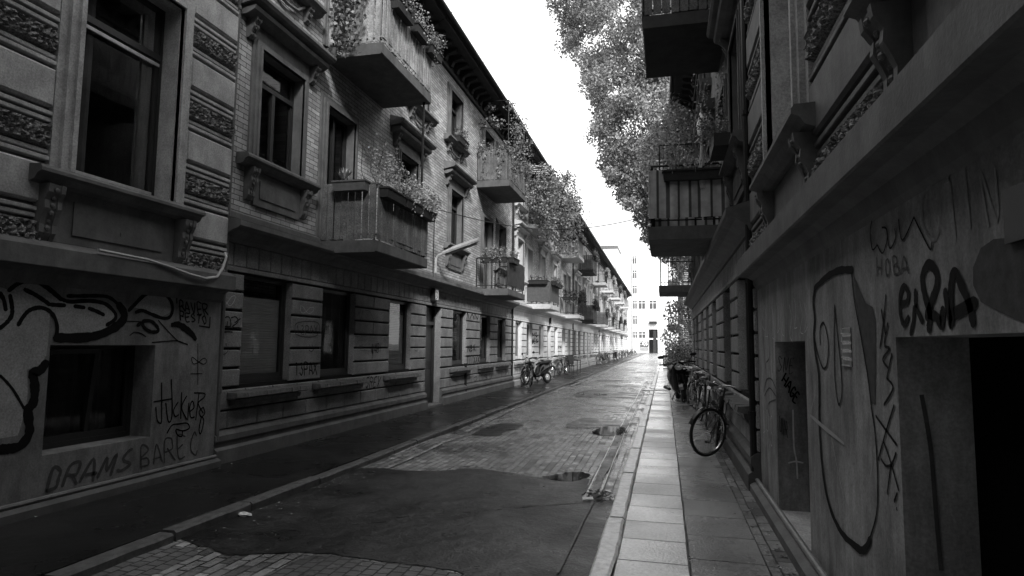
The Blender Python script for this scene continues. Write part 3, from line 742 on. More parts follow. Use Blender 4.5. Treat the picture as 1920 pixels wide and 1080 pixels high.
# ------------------------------------------------------------------ stucco end houses nearest the camera
def end_house(X, s, ya, yb, wins1, gfholes, zc, name, label, gfwin):
    T = thing(name, (X, 0, 0), label, 'house')
    m = MB(); wall_sheet(m, s, ya, yb, -.1, zc, [h[:4] for h in gfholes], 0, .0)
    for a, b, c, d, dep in gfholes:
        x0, x1 = 0, -s*dep
        m.quad((x0, a, c), (x1, a, c), (x1, a, d), (x0, a, d)); m.quad((x0, b, c), (x1, b, c), (x1, b, d), (x0, b, d))
        m.quad((x0, a, d), (x1, a, d), (x1, b, d), (x0, b, d)); m.quad((x0, a, c), (x1, a, c), (x1, b, c), (x0, b, c))
    part('stucco_wall', m, 'grey_stucco' if s > 0 else 'plaster_worn', T)
    m = MB(); hs = [(a, b, 3.12, 5.42) for a, b in wins1]+[(a, b, 6.6, 8.4) for a, b in wins1]
    wall_sheet(m, s, ya, yb, zc, 9.3, hs, -.02, .26)
    d = -8
    for yy in (ya, yb): m.quad((0, yy, -.1), (s*d, yy, -.1), (s*d, yy, 9.4), (0, yy, 9.4))
    m.quad((s*d, ya, -.1), (s*d, yb, -.1), (s*d, yb, 9.4), (s*d, ya, 9.4))
    for zz in (0, 2.5, 5.9, 9.3): m.quad((-s*.6, ya, zz), (s*d, ya, zz), (s*d, yb, zz), (-s*.6, yb, zz))
    m.quad((-s*4, ya, 0), (-s*4, yb, 0), (-s*4, yb, 9), (-s*4, ya, 9))
    part('upper_wall', m, 'grey_stucco', T)
    # bands: smooth courses with fillets
    z0 = zc+.32; SMs = {}
    solid = []; last = ya
    for a, b in sorted(wins1): solid.append((last, a-.2)); last = b+.2
    solid.append((last, yb))
    for k in range(8):
        zb = z0-.12+k*.9
        for a, b in solid:
            sm = SMs.setdefault(a, MB()); rg = MB()
            for (c, d_, v) in ((.24, .28, .03), (.30, .34, .045), (.38, .74, .055), (.78, .82, .045), (.84, .88, .03)):
                if zb+d_ < 9.2: sm.bev(-s*.02, s*v, a, b, zb+c, zb+d_, .006 if d_-c < .1 else .02)
            if zb > 8.9: continue
            # vermiculated band
            ny = max(4, int((b-a)/.02)); nz = 11; kk = len(rg.v)
            for j in range(nz+1):
                for i in range(ny+1):
                    edge = i in (0, ny) or j in (0, nz)
                    v = .0 if edge else .055+random.choice((-.028, -.01, .012, .026))*random.uniform(.5, 1)
                    rg.v.append((s*v, a+(b-a)*i/ny, zb+.0+.22*j/nz))
            for j in range(nz):
                for i in range(ny): rg.f.append((kk+j*(ny+1)+i, kk+j*(ny+1)+i+1, kk+(j+1)*(ny+1)+i+1, kk+(j+1)*(ny+1)+i))
            part('carved_band', rg, 'rough_band', T)
    for sm in SMs.values(): part('moulded_courses', sm, 'trim_pale' if s > 0 else 'trim_grey', T)
    # string course with hollow moulding below
    m = MB(); sprof(m, s, [(0, zc-.16), (.02, zc-.13), (.04, zc-.05), (.1, zc-.015), (.19, zc-.01), (.2, zc), (.2, zc+.17), (.17, zc+.19), (0, zc+.26)], ya, yb); part('string_course', m, 'trim_grey', T)
    # plinth: gutter pipe line and step
    m = MB(); sprof(m, s, [(0, -.1), (.12, -.1), (.12, .07), (.07, .1), (0, .105)], ya, yb); part('plinth', m, 'trim_dark' if s > 0 else 'trim_grey', T)
    m = MB(); m.tube([(s*.045, ya, .125), (s*.045, yb-.02, .125)], .022, 8); part('conduit', m, 'pipe_grey', T)
    m = MB(); sprof(m, s, [(0, 9.1), (.3, 9.15), (.55, 9.3), (.6, 9.45), (-4, 12.2), (-8, 11.4), (-8, 9.35)], ya, yb); part('roof', m, 'roof_dark', T)
    for a, b in wins1:
        y = (a+b)/2; w_ = b-a
        for z_, zt in ((3.12, 5.42), (6.6, 8.4)):
            m = MB(); surround(m, s, a, b, z_, zt, .2, .09); part('window_surround', m, 'trim_pale', T)
            wo_ = window_part(T, s, y, z_, zt, round(w_, 3), -.2, 'frame_dark', 'transom', 'curtain_open')
        m = MB(); mm = sill_mesh(s, w_+.78, 'moulded'); m.add([(x, yy+y, zz+3.12) for x, yy, zz in mm.v], mm.f)
        console(m, s, a-.2, zc+.24, 2.95, .16, .17); console(m, s, b+.2, zc+.24, 2.95, .16, .17)
        sbox(m, s, -.01, .03, a-.1, b+.1, zc+.25, 2.95); sbox(m, s, .03, .045, a+.08, b-.08, zc+.34, 2.86); sbox(m, s, .045, .05, y-.012, y+.012, 2.62, 2.66)
        part('window_sill', m, 'trim_grey', T)
    return T
HAL = end_house(-5.5, 1, -3, 6.93, [(1.3, 2.56), (4.68, 5.94)], [(4.66, 5.9, .5, 1.5, .3), (1.3, 2.5, .5, 1.5, .3)], 2.2,
                'end_house', 'grey stucco end house at left edge with basement window and large graffiti', None)
HAR = end_house(1.0, -1, -3, 7.38, [(1.3, 2.6), (4.6, 5.86)], [(5.0, 6.3, .06, 1.6, .26), (1.2, 3.13, -.05, 1.6, .29)], 2.33,
                'end_house', 'grey stucco end house at right edge with dark doorways and EURA graffiti', None)
# basement window on the left: tilted sash and dark inside
m = MB(); m.box(-.16, -.145, 4.76, 5.86, 4.70, 4.735); part('window_rail', m, 'metal_light', HAL); m = MB(); m.box(-.16, -.145, 4.76, 5.86, 3.19, 3.225); part('window_rail', m, 'metal_light', HAL)
wb = window_part(HAL, 1, 5.28, .5, 1.5, 1.24, -.3, 'frame_dark', 'single', 'curtain')
m = MB(); m.box(-.2, -.15, -.55, -.5, 0, .9); m.box(-.2, -.15, .05, .1, 0, .9); m.box(-.2, -.15, -.5, .05, .85, .9); m.box(-.2, -.15, -.5, .05, 0, .05)
ts = part('tilted_sash', m, 'frame_dark', wb); ts.location = (.16, 0, .05); ts.rotation_euler = (0, R(6), 0)
wb2 = window_part(HAL, 1, 1.9, .5, 1.5, 1.2, -.3, 'frame_dark', 'single', None)
# right doorways: black sheets close the openings, the interior's darkness put into their colour
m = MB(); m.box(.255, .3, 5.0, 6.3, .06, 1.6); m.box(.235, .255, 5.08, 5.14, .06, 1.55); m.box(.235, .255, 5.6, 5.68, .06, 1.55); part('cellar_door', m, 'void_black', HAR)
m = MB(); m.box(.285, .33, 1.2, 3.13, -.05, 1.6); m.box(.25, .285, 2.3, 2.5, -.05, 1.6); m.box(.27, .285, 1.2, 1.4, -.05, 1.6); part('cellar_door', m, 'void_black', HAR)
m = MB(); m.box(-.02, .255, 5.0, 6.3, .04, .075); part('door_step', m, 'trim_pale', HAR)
# vent grille
m = MB()
for i in range(5):
    m.box(-.012, 0, -.085, .085, i*.045, i*.045+.006)
    for j in range(8): m.box(-.008, 0, -.08+j*.0225, -.0745+j*.0225, i*.045+.006, i*.045+.03)
v_ = part('vent_grille', m, 'metal_light', HAR); v_.location = (0, 3.9, 1.45)
m = MB(); m.box(-.003, 0, -.09, .09, -.003, .215); vb = part('vent_back', m, 'body_black', v_)

# downpipes
def pipe(parent, x, y, z0, z1, r=.04, mat='pipe_grey', shoe=0):
    m = MB(); m.tube([(0, 0, z0), (0, 0, z1)], r, 8)
    z = z0+.6
    while z < z1: m.tube([(0, 0, z), (0, 0, z+.05)], r+.012, 8); z += 1.7
    o_ = part('downpipe', m, mat, parent); o_.location = (x, y, 0); return o_
pipe(HB, .07, .05, .3, 9.2, .035, 'trim_grey'); pipe(HB, .06, U-.12, .25, 9.2, .04, 'metal_dark')
pipe(HC, .06, U-.1, .25, 9.2, .04, 'metal_dark'); pipe(HD, .06, U-.1, .25, 9.2, .04, 'metal_dark'); pipe(HE, .06, U-.1, .25, 9.2)
pipe(HR, -.06, .05, .2, 9.2, .04, 'metal_dark'); pipe(HB, .05, 10.4, 0, 1.0, .045, 'metal_dark')
# ground floor door number lamp of the first dark house
def text_mesh(word, hgt, mat, s, depth=.004, name='number'):
    return word
# ------------------------------------------------------------------ stroke lettering (paint) on wall planes
GL = {'R': [[(0, 0), (0, 1), (.6, .95), (.7, .72), (.55, .52), (0, .5)], [(.25, .5), (.75, 0)]],
 'A': [[(0, 0), (.35, 1), (.75, 0)], [(.1, .35), (.65, .35)]], 'V': [[(0, 1), (.35, 0), (.7, 1)]],
 'E': [[(.65, 1), (0, 1), (0, 0), (.65, 0)], [(0, .5), (.5, .5)]], 'P': [[(0, 0), (0, 1), (.6, .95), (.65, .7), (.5, .5), (0, .48)]],
 'S': [[(.65, .9), (.3, 1), (.05, .8), (.35, .52), (.65, .3), (.4, .02), (0, .1)]], 'T': [[(0, 1), (.75, 1)], [(.38, 1), (.36, 0)]],
 'O': [[(.35, 0), (.05, .3), (.05, .75), (.35, 1), (.65, .75), (.68, .3), (.35, 0)]], 'H': [[(0, 0), (0, 1)], [(.65, 0), (.65, 1)], [(0, .5), (.65, .52)]],
 'U': [[(0, 1), (0, .25), (.3, 0), (.62, .22), (.65, 1)]], 'C': [[(.65, .85), (.35, 1), (.05, .7), (.05, .25), (.35, 0), (.65, .15)]],
 'K': [[(0, 0), (0, 1)], [(.65, 1), (0, .42), (.7, 0)]], 'I': [[(.2, 0), (.22, 1)]], 'G': [[(.65, .85), (.35, 1), (.05, .6), (.1, .1), (.5, 0), (.68, .4), (.4, .42)]],
 '1': [[(.05, .75), (.3, 1), (.28, 0)]], '3': [[(.05, .95), (.45, 1), (.6, .78), (.3, .55), (.65, .3), (.4, 0), (0, .08)]], 'F': [[(.6, 1), (0, 1), (0, 0)], [(0, .52), (.5, .52)]],
 'X': [[(0, 0), (.65, 1)], [(0, 1), (.7, 0)]], 'N': [[(0, 0), (.02, 1), (.6, 0), (.65, 1)]], 'B': [[(0, 0), (0, 1), (.5, .95), (.55, .7), (0, .52), (.6, .4), (.6, .1), (0, 0)]],
 'M': [[(0, 0), (.05, 1), (.38, .3), (.7, 1), (.75, 0)]], 'D': [[(0, 0), (0, 1), (.5, .85), (.68, .5), (.5, .1), (0, 0)]], 'L': [[(0, 1), (0, 0), (.6, 0)]],
 'W': [[(0, 1), (.2, 0), (.38, .6), (.56, 0), (.78, 1)]], 'Z': [[(0, 1), (.65, 1), (0, 0), (.7, 0)]], '8': [[(.35, .5), (.05, .75), (.35, 1), (.62, .75), (.35, .5), (.05, .22), (.35, 0), (.65, .22), (.35, .5)]],
 'Y': [[(0, 1), (.35, .5)], [(.7, 1), (.3, 0)]], '2': [[(.05, .8), (.35, 1), (.6, .75), (0, 0), (.65, 0)]], '0': [[(.35, 0), (.05, .3), (.05, .75), (.35, 1), (.6, .75), (.6, .3), (.35, 0)]], '4': [[(.5, 0), (.5, 1), (0, .35), (.7, .35)]], '_': [[(0, 0), (.6, 0)]], ' ': []}
def smooth_line(pts, sub=5):
    if len(pts) < 3: return [Vector(p) for p in pts]
    out = []; n = len(pts); P_ = [Vector(p) for p in pts]
    for i in range(n-1):
        p0 = P_[max(i-1, 0)]; p1 = P_[i]; p2 = P_[i+1]; p3 = P_[min(i+2, n-1)]
        for k in range(sub):
            t = k/sub; out.append(.5*((2*p1)+(-p0+p2)*t+(2*p0-5*p1+4*p2-p3)*t*t+(-p0+3*p1-3*p2+p3)*t**3))
    out.append(P_[-1]); return out
def ribbon(m, pts, wd, x, taper=False, closed=False):
    # pts are (y,z) on the wall plane x, painted ribbon of width wd
    P_ = smooth_line(pts) ; k = len(m.v); n = len(P_)
    for i, p in enumerate(P_):
        d = (P_[min(i+1, n-1)]-P_[max(i-1, 0)]); d = d.normalized() if d.length > 1e-9 else Vector((1, 0))
        nrm = Vector((-d.y, d.x)); ww = wd*.5*(random.uniform(.85, 1.12))
        if taper: ww *= math.sin(math.pi*(.12+.76*i/(n-1)))**.8
        for sg in (-1, 1): q = p+nrm*ww*sg; m.v.append((x, q.x, q.y))
    for i in range(n-1): m.f.append((k+2*i, k+2*i+1, k+2*i+3, k+2*i+2))
    for e in (0, n-1):   # round ends
        c = P_[e]; kk = len(m.v)
        if taper: continue
        for j in range(8): a = 2*math.pi*j/8; m.v.append((x+.0004, c.x+math.cos(a)*wd*.48, c.y+math.sin(a)*wd*.48))
        m.f.append(tuple(range(kk, kk+8)))
def wallpx(px, X): p = onx(px[0], px[1], X); return (p.y, p.z)
def graffiti(parent, strokes, X, wd, mat, out, label=None, taper=False):
    """strokes: lists of photo points measured back onto the wall plane X; out = tiny lift off the wall"""
    m = MB(); px_ = parent.location
    if mat == 'paint_black': wd = wd*1.22
    for st in strokes: ribbon(m, [(a-px_.y, b) for a, b in (wallpx(p, X) for p in st)], wd, X+out-px_.x, taper)
    o_ = link('graffiti', m.mesh('graffiti', mat, recalc=False), parent)
    if label: o_['label'] = label
    return o_
def text_strokes(word, bl, br, tl, adv=1.0, skew=0):
    n = len(word); res = []
    for i, ch in enumerate(word):
        for st in GL[ch]:
            jx = abs(br[0]-bl[0])/n*.11; jy = abs(tl[1]-bl[1])*.09
            res.append([(random.uniform(-jx, jx)+bl[0]+(br[0]-bl[0])*((i+x*.95)/n)+(tl[0]-bl[0])*z, random.uniform(-jy, jy)+bl[1]+(br[1]-bl[1])*((i+x*.95)/n)+(tl[1]-bl[1])*z) for x, z in st])
    return res

# ------------------------------------------------------------------ paint on the left end house (wall plane X=-5.5)
def C(ox, oy, sc, *strokes): return [[(ox+x/sc, oy+y/sc) for x, y in st] for st in strokes]
XA = -5.5
def fillpoly(parent, px, X, out, mat):
    m = MB(); P_ = [wallpx(p, X) for p in px]; m.v = [(X+out-parent.location.x, a-parent.location.y, b) for a, b in P_]; m.f = [tuple(range(len(P_)))]
    return link('graffiti', m.mesh('graffiti', mat, recalc=False), parent)
fillpoly(HAL, C(0, 500, 6, [(110, 265), (250, 200), (400, 190), (560, 290), (700, 390), (1000, 400), (1200, 440), (1285, 540), (1270, 640), (1100, 740), (880, 790), (650, 780), (640, 660), (560, 530), (540, 845), (520, 1000), (450, 1110), (300, 1160), (310, 1400), (290, 1600), (200, 1900), (-100, 1950), (-100, 200)])[0], XA, .002, 'paint_body')
fillpoly(HAL, C(200, 500, 6.75, [(330, 510), (450, 390), (560, 325), (660, 315), (750, 370), (800, 460), (800, 580), (700, 630), (560, 590), (450, 540)])[0], XA, .002, 'paint_body')
graffiti(HAL, C(0, 500, 6, [(100, 265), (200, 190), (340, 140), (480, 190), (600, 290), (700, 370), (800, 395), (950, 385), (1100, 395), (1200, 430), (1290, 520), (1290, 590), (1200, 655)],
  [(0, 690), (80, 620), (130, 540), (130, 440), (110, 330)], [(205, 650), (260, 560), (330, 490), (440, 460), (540, 490), (610, 570), (640, 680), (630, 790)], [(0, 300), (40, 380), (60, 480)],
  [(280, 260), (400, 320), (520, 400), (560, 425), (720, 435)], [(840, 445), (940, 460)], [(1000, 470), (1080, 500), (1160, 540)]), XA, .032, 'paint_black', .004)
graffiti(HAL, C(0, 500, 6, [(640, 800), (900, 800), (1100, 770), (1280, 690), (1380, 600), (1390, 520), (1340, 440)]), XA, .075, 'paint_black', .0045)
graffiti(HAL, C(0, 500, 6, [(1340, 440), (1250, 360), (1150, 330), (900, 330), (760, 330)], [(300, 160), (420, 170), (560, 270), (680, 370)]), XA, .03, 'paint_black', .005)
graffiti(HAL, C(0, 660, 5.4, [(455, 120), (400, 190), (330, 210), (345, 300), (350, 420), (330, 520), (280, 590), (290, 700), (290, 830), (200, 950), (80, 980), (0, 985)]), XA, .07, 'paint_black', .004)
graffiti(HAL, C(0, 660, 5.4, [(0, 240), (120, 370), (240, 570)]), XA, .02, 'paint_black', .004)
graffiti(HAL, C(200, 500, 6.75, [(280, 550), (350, 480), (450, 380), (560, 320), (660, 310), (750, 360), (815, 450), (830, 550), (790, 640), (700, 650), (560, 600), (450, 555), (370, 575)],
  [(390, 740), (440, 720), (480, 780), (560, 825), (640, 820), (645, 780), (600, 720), (540, 685), (460, 690)]), XA, .035, 'paint_black', .004)
graffiti(HAL, C(200, 500, 6.75, [(650, 680), (760, 800), (900, 940), (1020, 980)], [(570, 960), (740, 945), (900, 940), (1020, 990)], [(250, 690), (400, 695), (460, 700)], [(290, 870), (350, 830), (430, 845), (490, 885)]), XA, .01, 'paint_black', .004)
graffiti(HAL, C(200, 500, 6.75, [(810, 740), (900, 730), (1000, 790), (1080, 860), (1130, 930)]), XA, .07, 'paint_black', .004, taper=True)
graffiti(HAL, text_strokes('RAVER', (337, 583), (393, 592), (335, 563))+text_strokes('PESTO', (338, 600), (390, 609), (337, 585))+C(200, 500, 6.75, [(1170, 750), (1300, 770)], [(1300, 770), (1305, 640)], [(885, 460), (885, 380), (920, 370)]), XA, .015, 'paint_black', .004, 'black marker words RAVER PESTO')
graffiti(HAL, C(60, 660, 3.856, [(1197, -60), (1197, 100), (1197, 235)], [(1150, 50), (1165, 85), (1200, 75), (1240, 45), (1262, 65), (1240, 88), (1200, 70), (1160, 38), (1150, 50)], [(1145, 158), (1228, 157)]), XA, .008, 'paint_black', .004)
graffiti(HAL, C(60, 660, 3.856, [(893, 400), (903, 490), (925, 515), (935, 480), (935, 225)], [(880, 360), (1010, 338)], [(1005, 200), (1012, 420), (1000, 500), (980, 490), (965, 370)],
  [(1052, 365), (1022, 420), (1032, 465), (1058, 455)], [(1080, 295), (1073, 480)], [(1115, 320), (1080, 400), (1115, 485)], [(1132, 370), (1124, 490)], [(1140, 430), (1170, 400), (1158, 355), (1138, 400), (1145, 470), (1172, 470)],
  [(1182, 490), (1205, 300)], [(1172, 296), (1245, 300), (1240, 330), (1200, 370), (1235, 440)], [(1235, 400), (1207, 430), (1222, 470), (1247, 440), (1237, 400)], [(1222, 470), (1206, 560), (1218, 590), (1240, 500), (1226, 465)],
  [(975, 585), (1010, 530), (1060, 520), (1120, 515), (1135, 550), (1090, 570), (1040, 560), (1050, 600), (1080, 610), (1085, 580)]), XA, .014, 'paint_black', .004, 'black scrawled tag with curl below it')
graffiti(HAL, text_strokes('DRAMS', (86, 922), (252, 880), (96, 880)), XA, .034, 'paint_faint', .003, 'faint letters DRAMS under the basement window')
graffiti(HAL, text_strokes('BAREC', (264, 878), (380, 848), (262, 838)), XA, .02, 'paint_faint', .003)
XB = XL+.036
graffiti(HB, C(400, 540, 6, [(65, 100), (60, 160), (100, 205), (150, 170), (200, 100), (240, 90), (235, 140), (190, 200), (150, 170), (110, 110), (80, 90), (65, 100)]), XB, .008, 'paint_pale', .004)
graffiti(HB, C(400, 540, 6, [(60, 410), (130, 330), (60, 370)], [(110, 430), (130, 335), (180, 335), (190, 430), (110, 430)], [(150, 440), (155, 380)], [(200, 335), (250, 325), (275, 380), (210, 440), (290, 445)], [(240, 390), (300, 345)], [(130, 470), (190, 470)], [(90, 505), (150, 492), (210, 495)]), XB, .014, 'paint_black', .004)
graffiti(HB, C(400, 540, 6, [(95, 625), (97, 650)], [(140, 625), (142, 650)], [(60, 715), (85, 740), (120, 745), (155, 720), (165, 690)]), XB, .016, 'paint_faint', .004, 'smiling face on a stone block')
graffiti(HB, C(400, 540, 6, [(985, 190), (978, 250), (1000, 280), (1040, 268), (1080, 225), (1125, 218), (1120, 260), (1080, 285), (1045, 265), (1000, 200)]), XB, .007, 'paint_pale', .004)
graffiti(HB, text_strokes('13PAX', (556, 627), (598, 627), (556, 611))+C(400, 540, 6, [(915, 480), (930, 400), (1050, 375), (1170, 390), (1190, 470), (1150, 540), (1020, 550), (930, 520), (915, 480)])+C(400, 540, 6, [(1080, 640), (1082, 655)], [(1110, 640), (1112, 655)], [(1072, 695), (1100, 715), (1128, 690)]), XB, .016, 'paint_faint', .004)
graffiti(HB, text_strokes('13PAX', (553, 702), (597, 701), (553, 681)), XB, .02, 'paint_black', .004, 'letters 13PAX')
graffiti(HB, text_strokes('NABI', (696, 662), (716, 661), (698, 645)), XB, .014, 'paint_black', .004)
graffiti(HB, text_strokes('OZ_', (673, 655), (686, 656), (673, 647)), XB, .01, 'paint_faint', .004)
graffiti(HB, text_strokes('ISREX', (678, 727), (713, 727), (681, 707)), XB, .018, 'paint_black', .004)
graffiti(HB, C(640, 560, 6, [(180, 190), (200, 150), (215, 240), (240, 130), (240, 240)], [(270, 130), (320, 150), (360, 240)], [(830, 530), (832, 545)], [(855, 530), (856, 545)], [(822, 570), (840, 590), (858, 575)]), XB, .01, 'paint_faint', .004)
graffiti(HB, C(780, 530, 5.144, [(490, 350), (495, 290), (510, 345)], [(520, 350), (540, 305), (560, 350)], [(570, 350), (565, 290), (590, 350), (600, 310)]), XB, .035, 'paint_black', .004)
graffiti(HB, text_strokes('NBX', (877, 659), (892, 658), (877, 648)), XB, .035, 'paint_black', .004)
graffiti(HB, text_strokes('TTTXXX', (875, 681), (900, 680), (875, 668)), XB, .03, 'paint_black', .004)
graffiti(HB, text_strokes('OLSWITZ', (888, 716), (955, 704), (888, 706)), XB, .025, 'paint_faint', .004)
XCc = XL+.036
graffiti(HC, text_strokes('BES', (998, 643), (1009, 643), (998, 636))+text_strokes('MO', (998, 632), (1009, 632), (998, 624)), XCc, .045, 'paint_black', .004)
graffiti(HC, text_strokes('AH', (1046, 655), (1054, 655), (1046, 648)), XCc, .04, 'paint_black', .004)
# right end house (wall plane X=1.0)
XRw = 1.0
o_ = graffiti(HAR, C(1600, 400, 4.153, [(375, 705), (425, 690), (435, 620), (402, 567), (372, 640), (372, 780), (402, 865), (435, 815)], [(455, 930), (475, 840), (482, 740)], [(490, 610), (495, 720), (500, 740), (545, 840)]), XRw, .026, 'paint_black', -.004)
graffiti(HAR, C(1600, 400, 4.153, [(595, 895), (605, 780), (565, 640), (545, 500), (590, 400), (645, 440), (662, 540), (620, 680), (580, 800)], [(600, 780), (660, 810), (695, 870), (705, 760)], [(725, 620), (750, 760), (775, 860), (770, 560), (800, 465), (850, 560), (910, 700), (940, 845)], [(790, 785), (955, 695)]), XRw, .036, 'paint_black', -.004, 'thick black letters EURA above the doorway')
graffiti(HAR, text_strokes('HOBA', (1646, 518), (1708, 512), (1644, 486)), XRw, .009, 'paint_faint', -.004)
graffiti(HAR, C(1600, 400, 4.153, [(150, 60), (138, 150), (155, 280), (190, 250)], [(230, 110), (265, 120), (270, 200), (235, 310), (190, 240)], [(265, 120), (290, 270), (335, 200), (330, 120)], [(360, 50), (390, 210), (480, 30)], [(480, 30), (600, 270), (620, 230)]), XRw, .008, 'paint_black', -.004)
graffiti(HAR, text_strokes('CTIN', (1738, 456), (1890, 412), (1726, 348)), XRw, .014, 'paint_haze', -.003)
graffiti(HAR, C(1500, 480, 3.859, [(627, 285), (610, 480), (585, 665)], [(595, 390), (625, 560), (640, 490)], [(625, 560), (620, 650), (655, 670), (605, 745), (640, 805)], [(670, 710), (635, 885)], [(635, 885), (680, 955), (615, 1075)])
  +C(1500, 740, 3.373, [(600, 70), (550, 230), (500, 410)], [(485, 135), (615, 315)], [(535, 300), (580, 430), (628, 600)], [(520, 410), (550, 450), (585, 440), (613, 370)], [(580, 450), (557, 625)], [(620, 625), (602, 675)], [(617, 720), (619, 728)]), XRw, .012, 'paint_black', -.004, 'thin black zigzag line beside the doorway')
graffiti(HAR, C(1500, 480, 3.859, [(380, 105), (380, 140), (400, 330), (450, 600), (500, 900), (520, 1075)])+C(1500, 740, 3.373, [(455, 75), (480, 250), (495, 500), (490, 750), (440, 930)]), XRw, .013, 'paint_black', -.004)
graffiti(HAR, C(1500, 480, 3.859, [(110, 235), (200, 150), (290, 105), (385, 100)], [(115, 240), (100, 330), (112, 460), (105, 560), (115, 700), (140, 850), (145, 1075)])+C(1500, 740, 3.373, [(125, 80), (130, 250), (150, 500), (190, 700), (260, 860), (340, 945), (405, 985), (450, 920)]), XRw, .036, 'paint_black', -.005, 'tall rounded black outline')
graffiti(HAR, C(1500, 480, 3.859, [(255, 360), (252, 600), (258, 900), (285, 1075), (308, 980), (298, 780), (275, 560), (255, 360)], [(150, 640), (150, 520), (180, 490), (210, 640), (200, 780), (170, 810), (130, 700), (110, 600)]), XRw, .014, 'paint_black', -.004)
graffiti(HAR, C(1500, 740, 3.373, [(70, 130), (150, 200), (285, 310)]), XRw, .03, 'paint_fill', -.006, taper=True)
graffiti(HAR, C(1500, 740, 3.373, [(100, 0), (75, 100)], [(205, 270), (240, 450), (305, 750)], [(455, 330), (462, 430), (452, 520)]), XRw, .007, 'paint_fill', -.006)
def fillpoly(parent, px, X, out, mat):
    m = MB(); P_ = [wallpx(p, X) for p in px]; m.v = [(X+out-parent.location.x, a-parent.location.y, b) for a, b in P_]; m.f = [tuple(range(len(P_)))]
    return link('graffiti', m.mesh('graffiti', mat, recalc=False), parent)
fillpoly(HAR, C(1500, 480, 3.859, [(390, 130), (440, 250), (480, 340), (530, 370), (552, 480), (552, 800), (548, 1075), (515, 1060), (480, 780), (440, 540), (410, 330)])[0], XRw, -.0025, 'paint_faint')
fillpoly(HAR, C(1600, 400, 4.153, [(1500, 900), (1329, 850), (1150, 770), (1000, 690), (940, 560), (940, 420), (1000, 270), (1100, 200), (1329, 180), (1500, 180)])[0], XRw, -.0028, 'paint_faint')
for k in range(9):
    x = 1428+k*10+random.uniform(-4, 4); y = 560+random.uniform(-15, 20)
    graffiti(HAR, [[(x, y), (x+4, y+25), (x+1, y+55), (x+6, y+40+random.uniform(0, 30))]], XRw, .007, 'paint_pale', -.004)
graffiti(HAR, text_strokes('ARS', (1432, 832), (1452, 840), (1431, 772)), XRw, .009, 'paint_pale', -.004)
graffiti(HAR, C(1410, 520, 2.7, [(62, 580), (75, 520), (100, 515), (122, 560)], [(65, 600), (90, 560), (122, 600)], [(90, 700), (85, 640), (122, 620)], [(60, 300), (65, 380), (70, 460)], [(85, 290), (90, 400), (75, 430)], [(105, 300), (105, 480)]), XRw, .016, 'paint_faint', -.004)
def graffiti_y(parent, strokes, Yp, wd, mat):
    m = MB()
    for st in strokes:
        pts = [ony(p[0], p[1], Yp) for p in st]; P2 = smooth_line([(p.x, p.z) for p in pts]); k = len(m.v)
        for i, p in enumerate(P2):
            d = (P2[min(i+1, len(P2)-1)]-P2[max(i-1, 0)]).normalized(); n_ = Vector((-d.y, d.x))
            for sg in (-1, 1): q = p+n_*wd*.5*sg; m.v.append((q.x-parent.location.x, Yp-parent.location.y, q.y))
        for i in range(len(P2)-1): m.f.append((k+2*i, k+2*i+1, k+2*i+3, k+2*i+2))
    return link('graffiti', m.mesh('graffiti', mat, recalc=False), parent)
graffiti_y(HAR, C(1410, 520, 2.7, [(207, 670), (212, 850), (225, 930), (230, 1020)], [(183, 940), (220, 932), (260, 940)]), 6.294, .014, 'paint_pale')
graffiti_y(HAR, text_strokes('HAGE', (1466, 716), (1494, 762), (1474, 700)), 6.294, .014, 'paint_black')
graffiti_y(HAR, text_strokes('SNE', (1457, 694), (1490, 700), (1460, 668))+text_strokes('UNAR', (1463, 812), (1478, 820), (1462, 782)), 6.293, .006, 'paint_faint')
graffiti_y(HAR, [[(1728, 740), (1745, 840), (1755, 960), (1765, 1070)]], 3.124, .018, 'paint_faint')
_mb = onx(1896, 420, 1.0); m = MB(); m.box(-.02, 0, -.4, .0, 0, .16); q = part('meter_box', m, 'body_black', HAR); q.location = (0, _mb.y, 1.86)

# house number sign and the small lamp box above the door of the dark house
def plate(parent, y, z, word):
    m = MB(); sbox(m, 1, .02, .14, -.13, .13, 0, .3); p_ = part('number_lamp', m, 'metal_dark', parent); p_.location = (.02, y, z)
    m = MB(); m.quad((0, -.1, .03), (0, .1, .03), (0, .1, .27), (0, -.1, .27)); q = part('sign_face', m, 'white_paint', p_); q.location = (.143, 0, 0)
    m = MB(); n = len(word)
    for i, ch in enumerate(word):
        for st in GL[ch]: ribbon(m, [(-.075+.15*(i+x*.9)/n, .06+.17*z_) for x, z_ in st], .018, .146)
    link('sign_number', m.mesh('sign_number', 'paint_black', recalc=False), p_)
plate(HB, 7.65, 2.6, '20'); plate(HC, 7.85, 2.6, '18')

# ------------------------------------------------------------------ wall lamp, cables
T = thing('street_lamp', (-5.56, 14.8, 3.4), 'long white street lamp on an arm reaching out from the dark brick wall', 'street lamp'); T.scale = (.86, .8, .95)
m = MB(); m.tube([(0, 0, -.05), (0, 0, .3), (.06, 0, .38), (.28, 0, .45)], .03, 8); m.box(-.02, .02, -.05, .05, -.1, .25); part('arm', m, 'metal_light', T)
m = MB()
pr_ = [(-.075, 0), (-.06, .05), (0, .075), (.06, .05), (.075, 0), (.05, -.045), (-.05, -.045)]
def ext_x(m, outline, p0, p1, sc0=1, sc1=1):
    k = len(m.v); n = len(outline)
    for (p, sc) in ((p0, sc0), (p1, sc1)): m.v += [(p[0], p[1]+a*sc, p[2]+b*sc) for a, b in outline]
    m.f += [(k+i, k+(i+1) % n, k+n+(i+1) % n, k+n+i) for i in range(n)]+[tuple(range(k, k+n)), tuple(range(k+2*n-1, k+n-1, -1))]
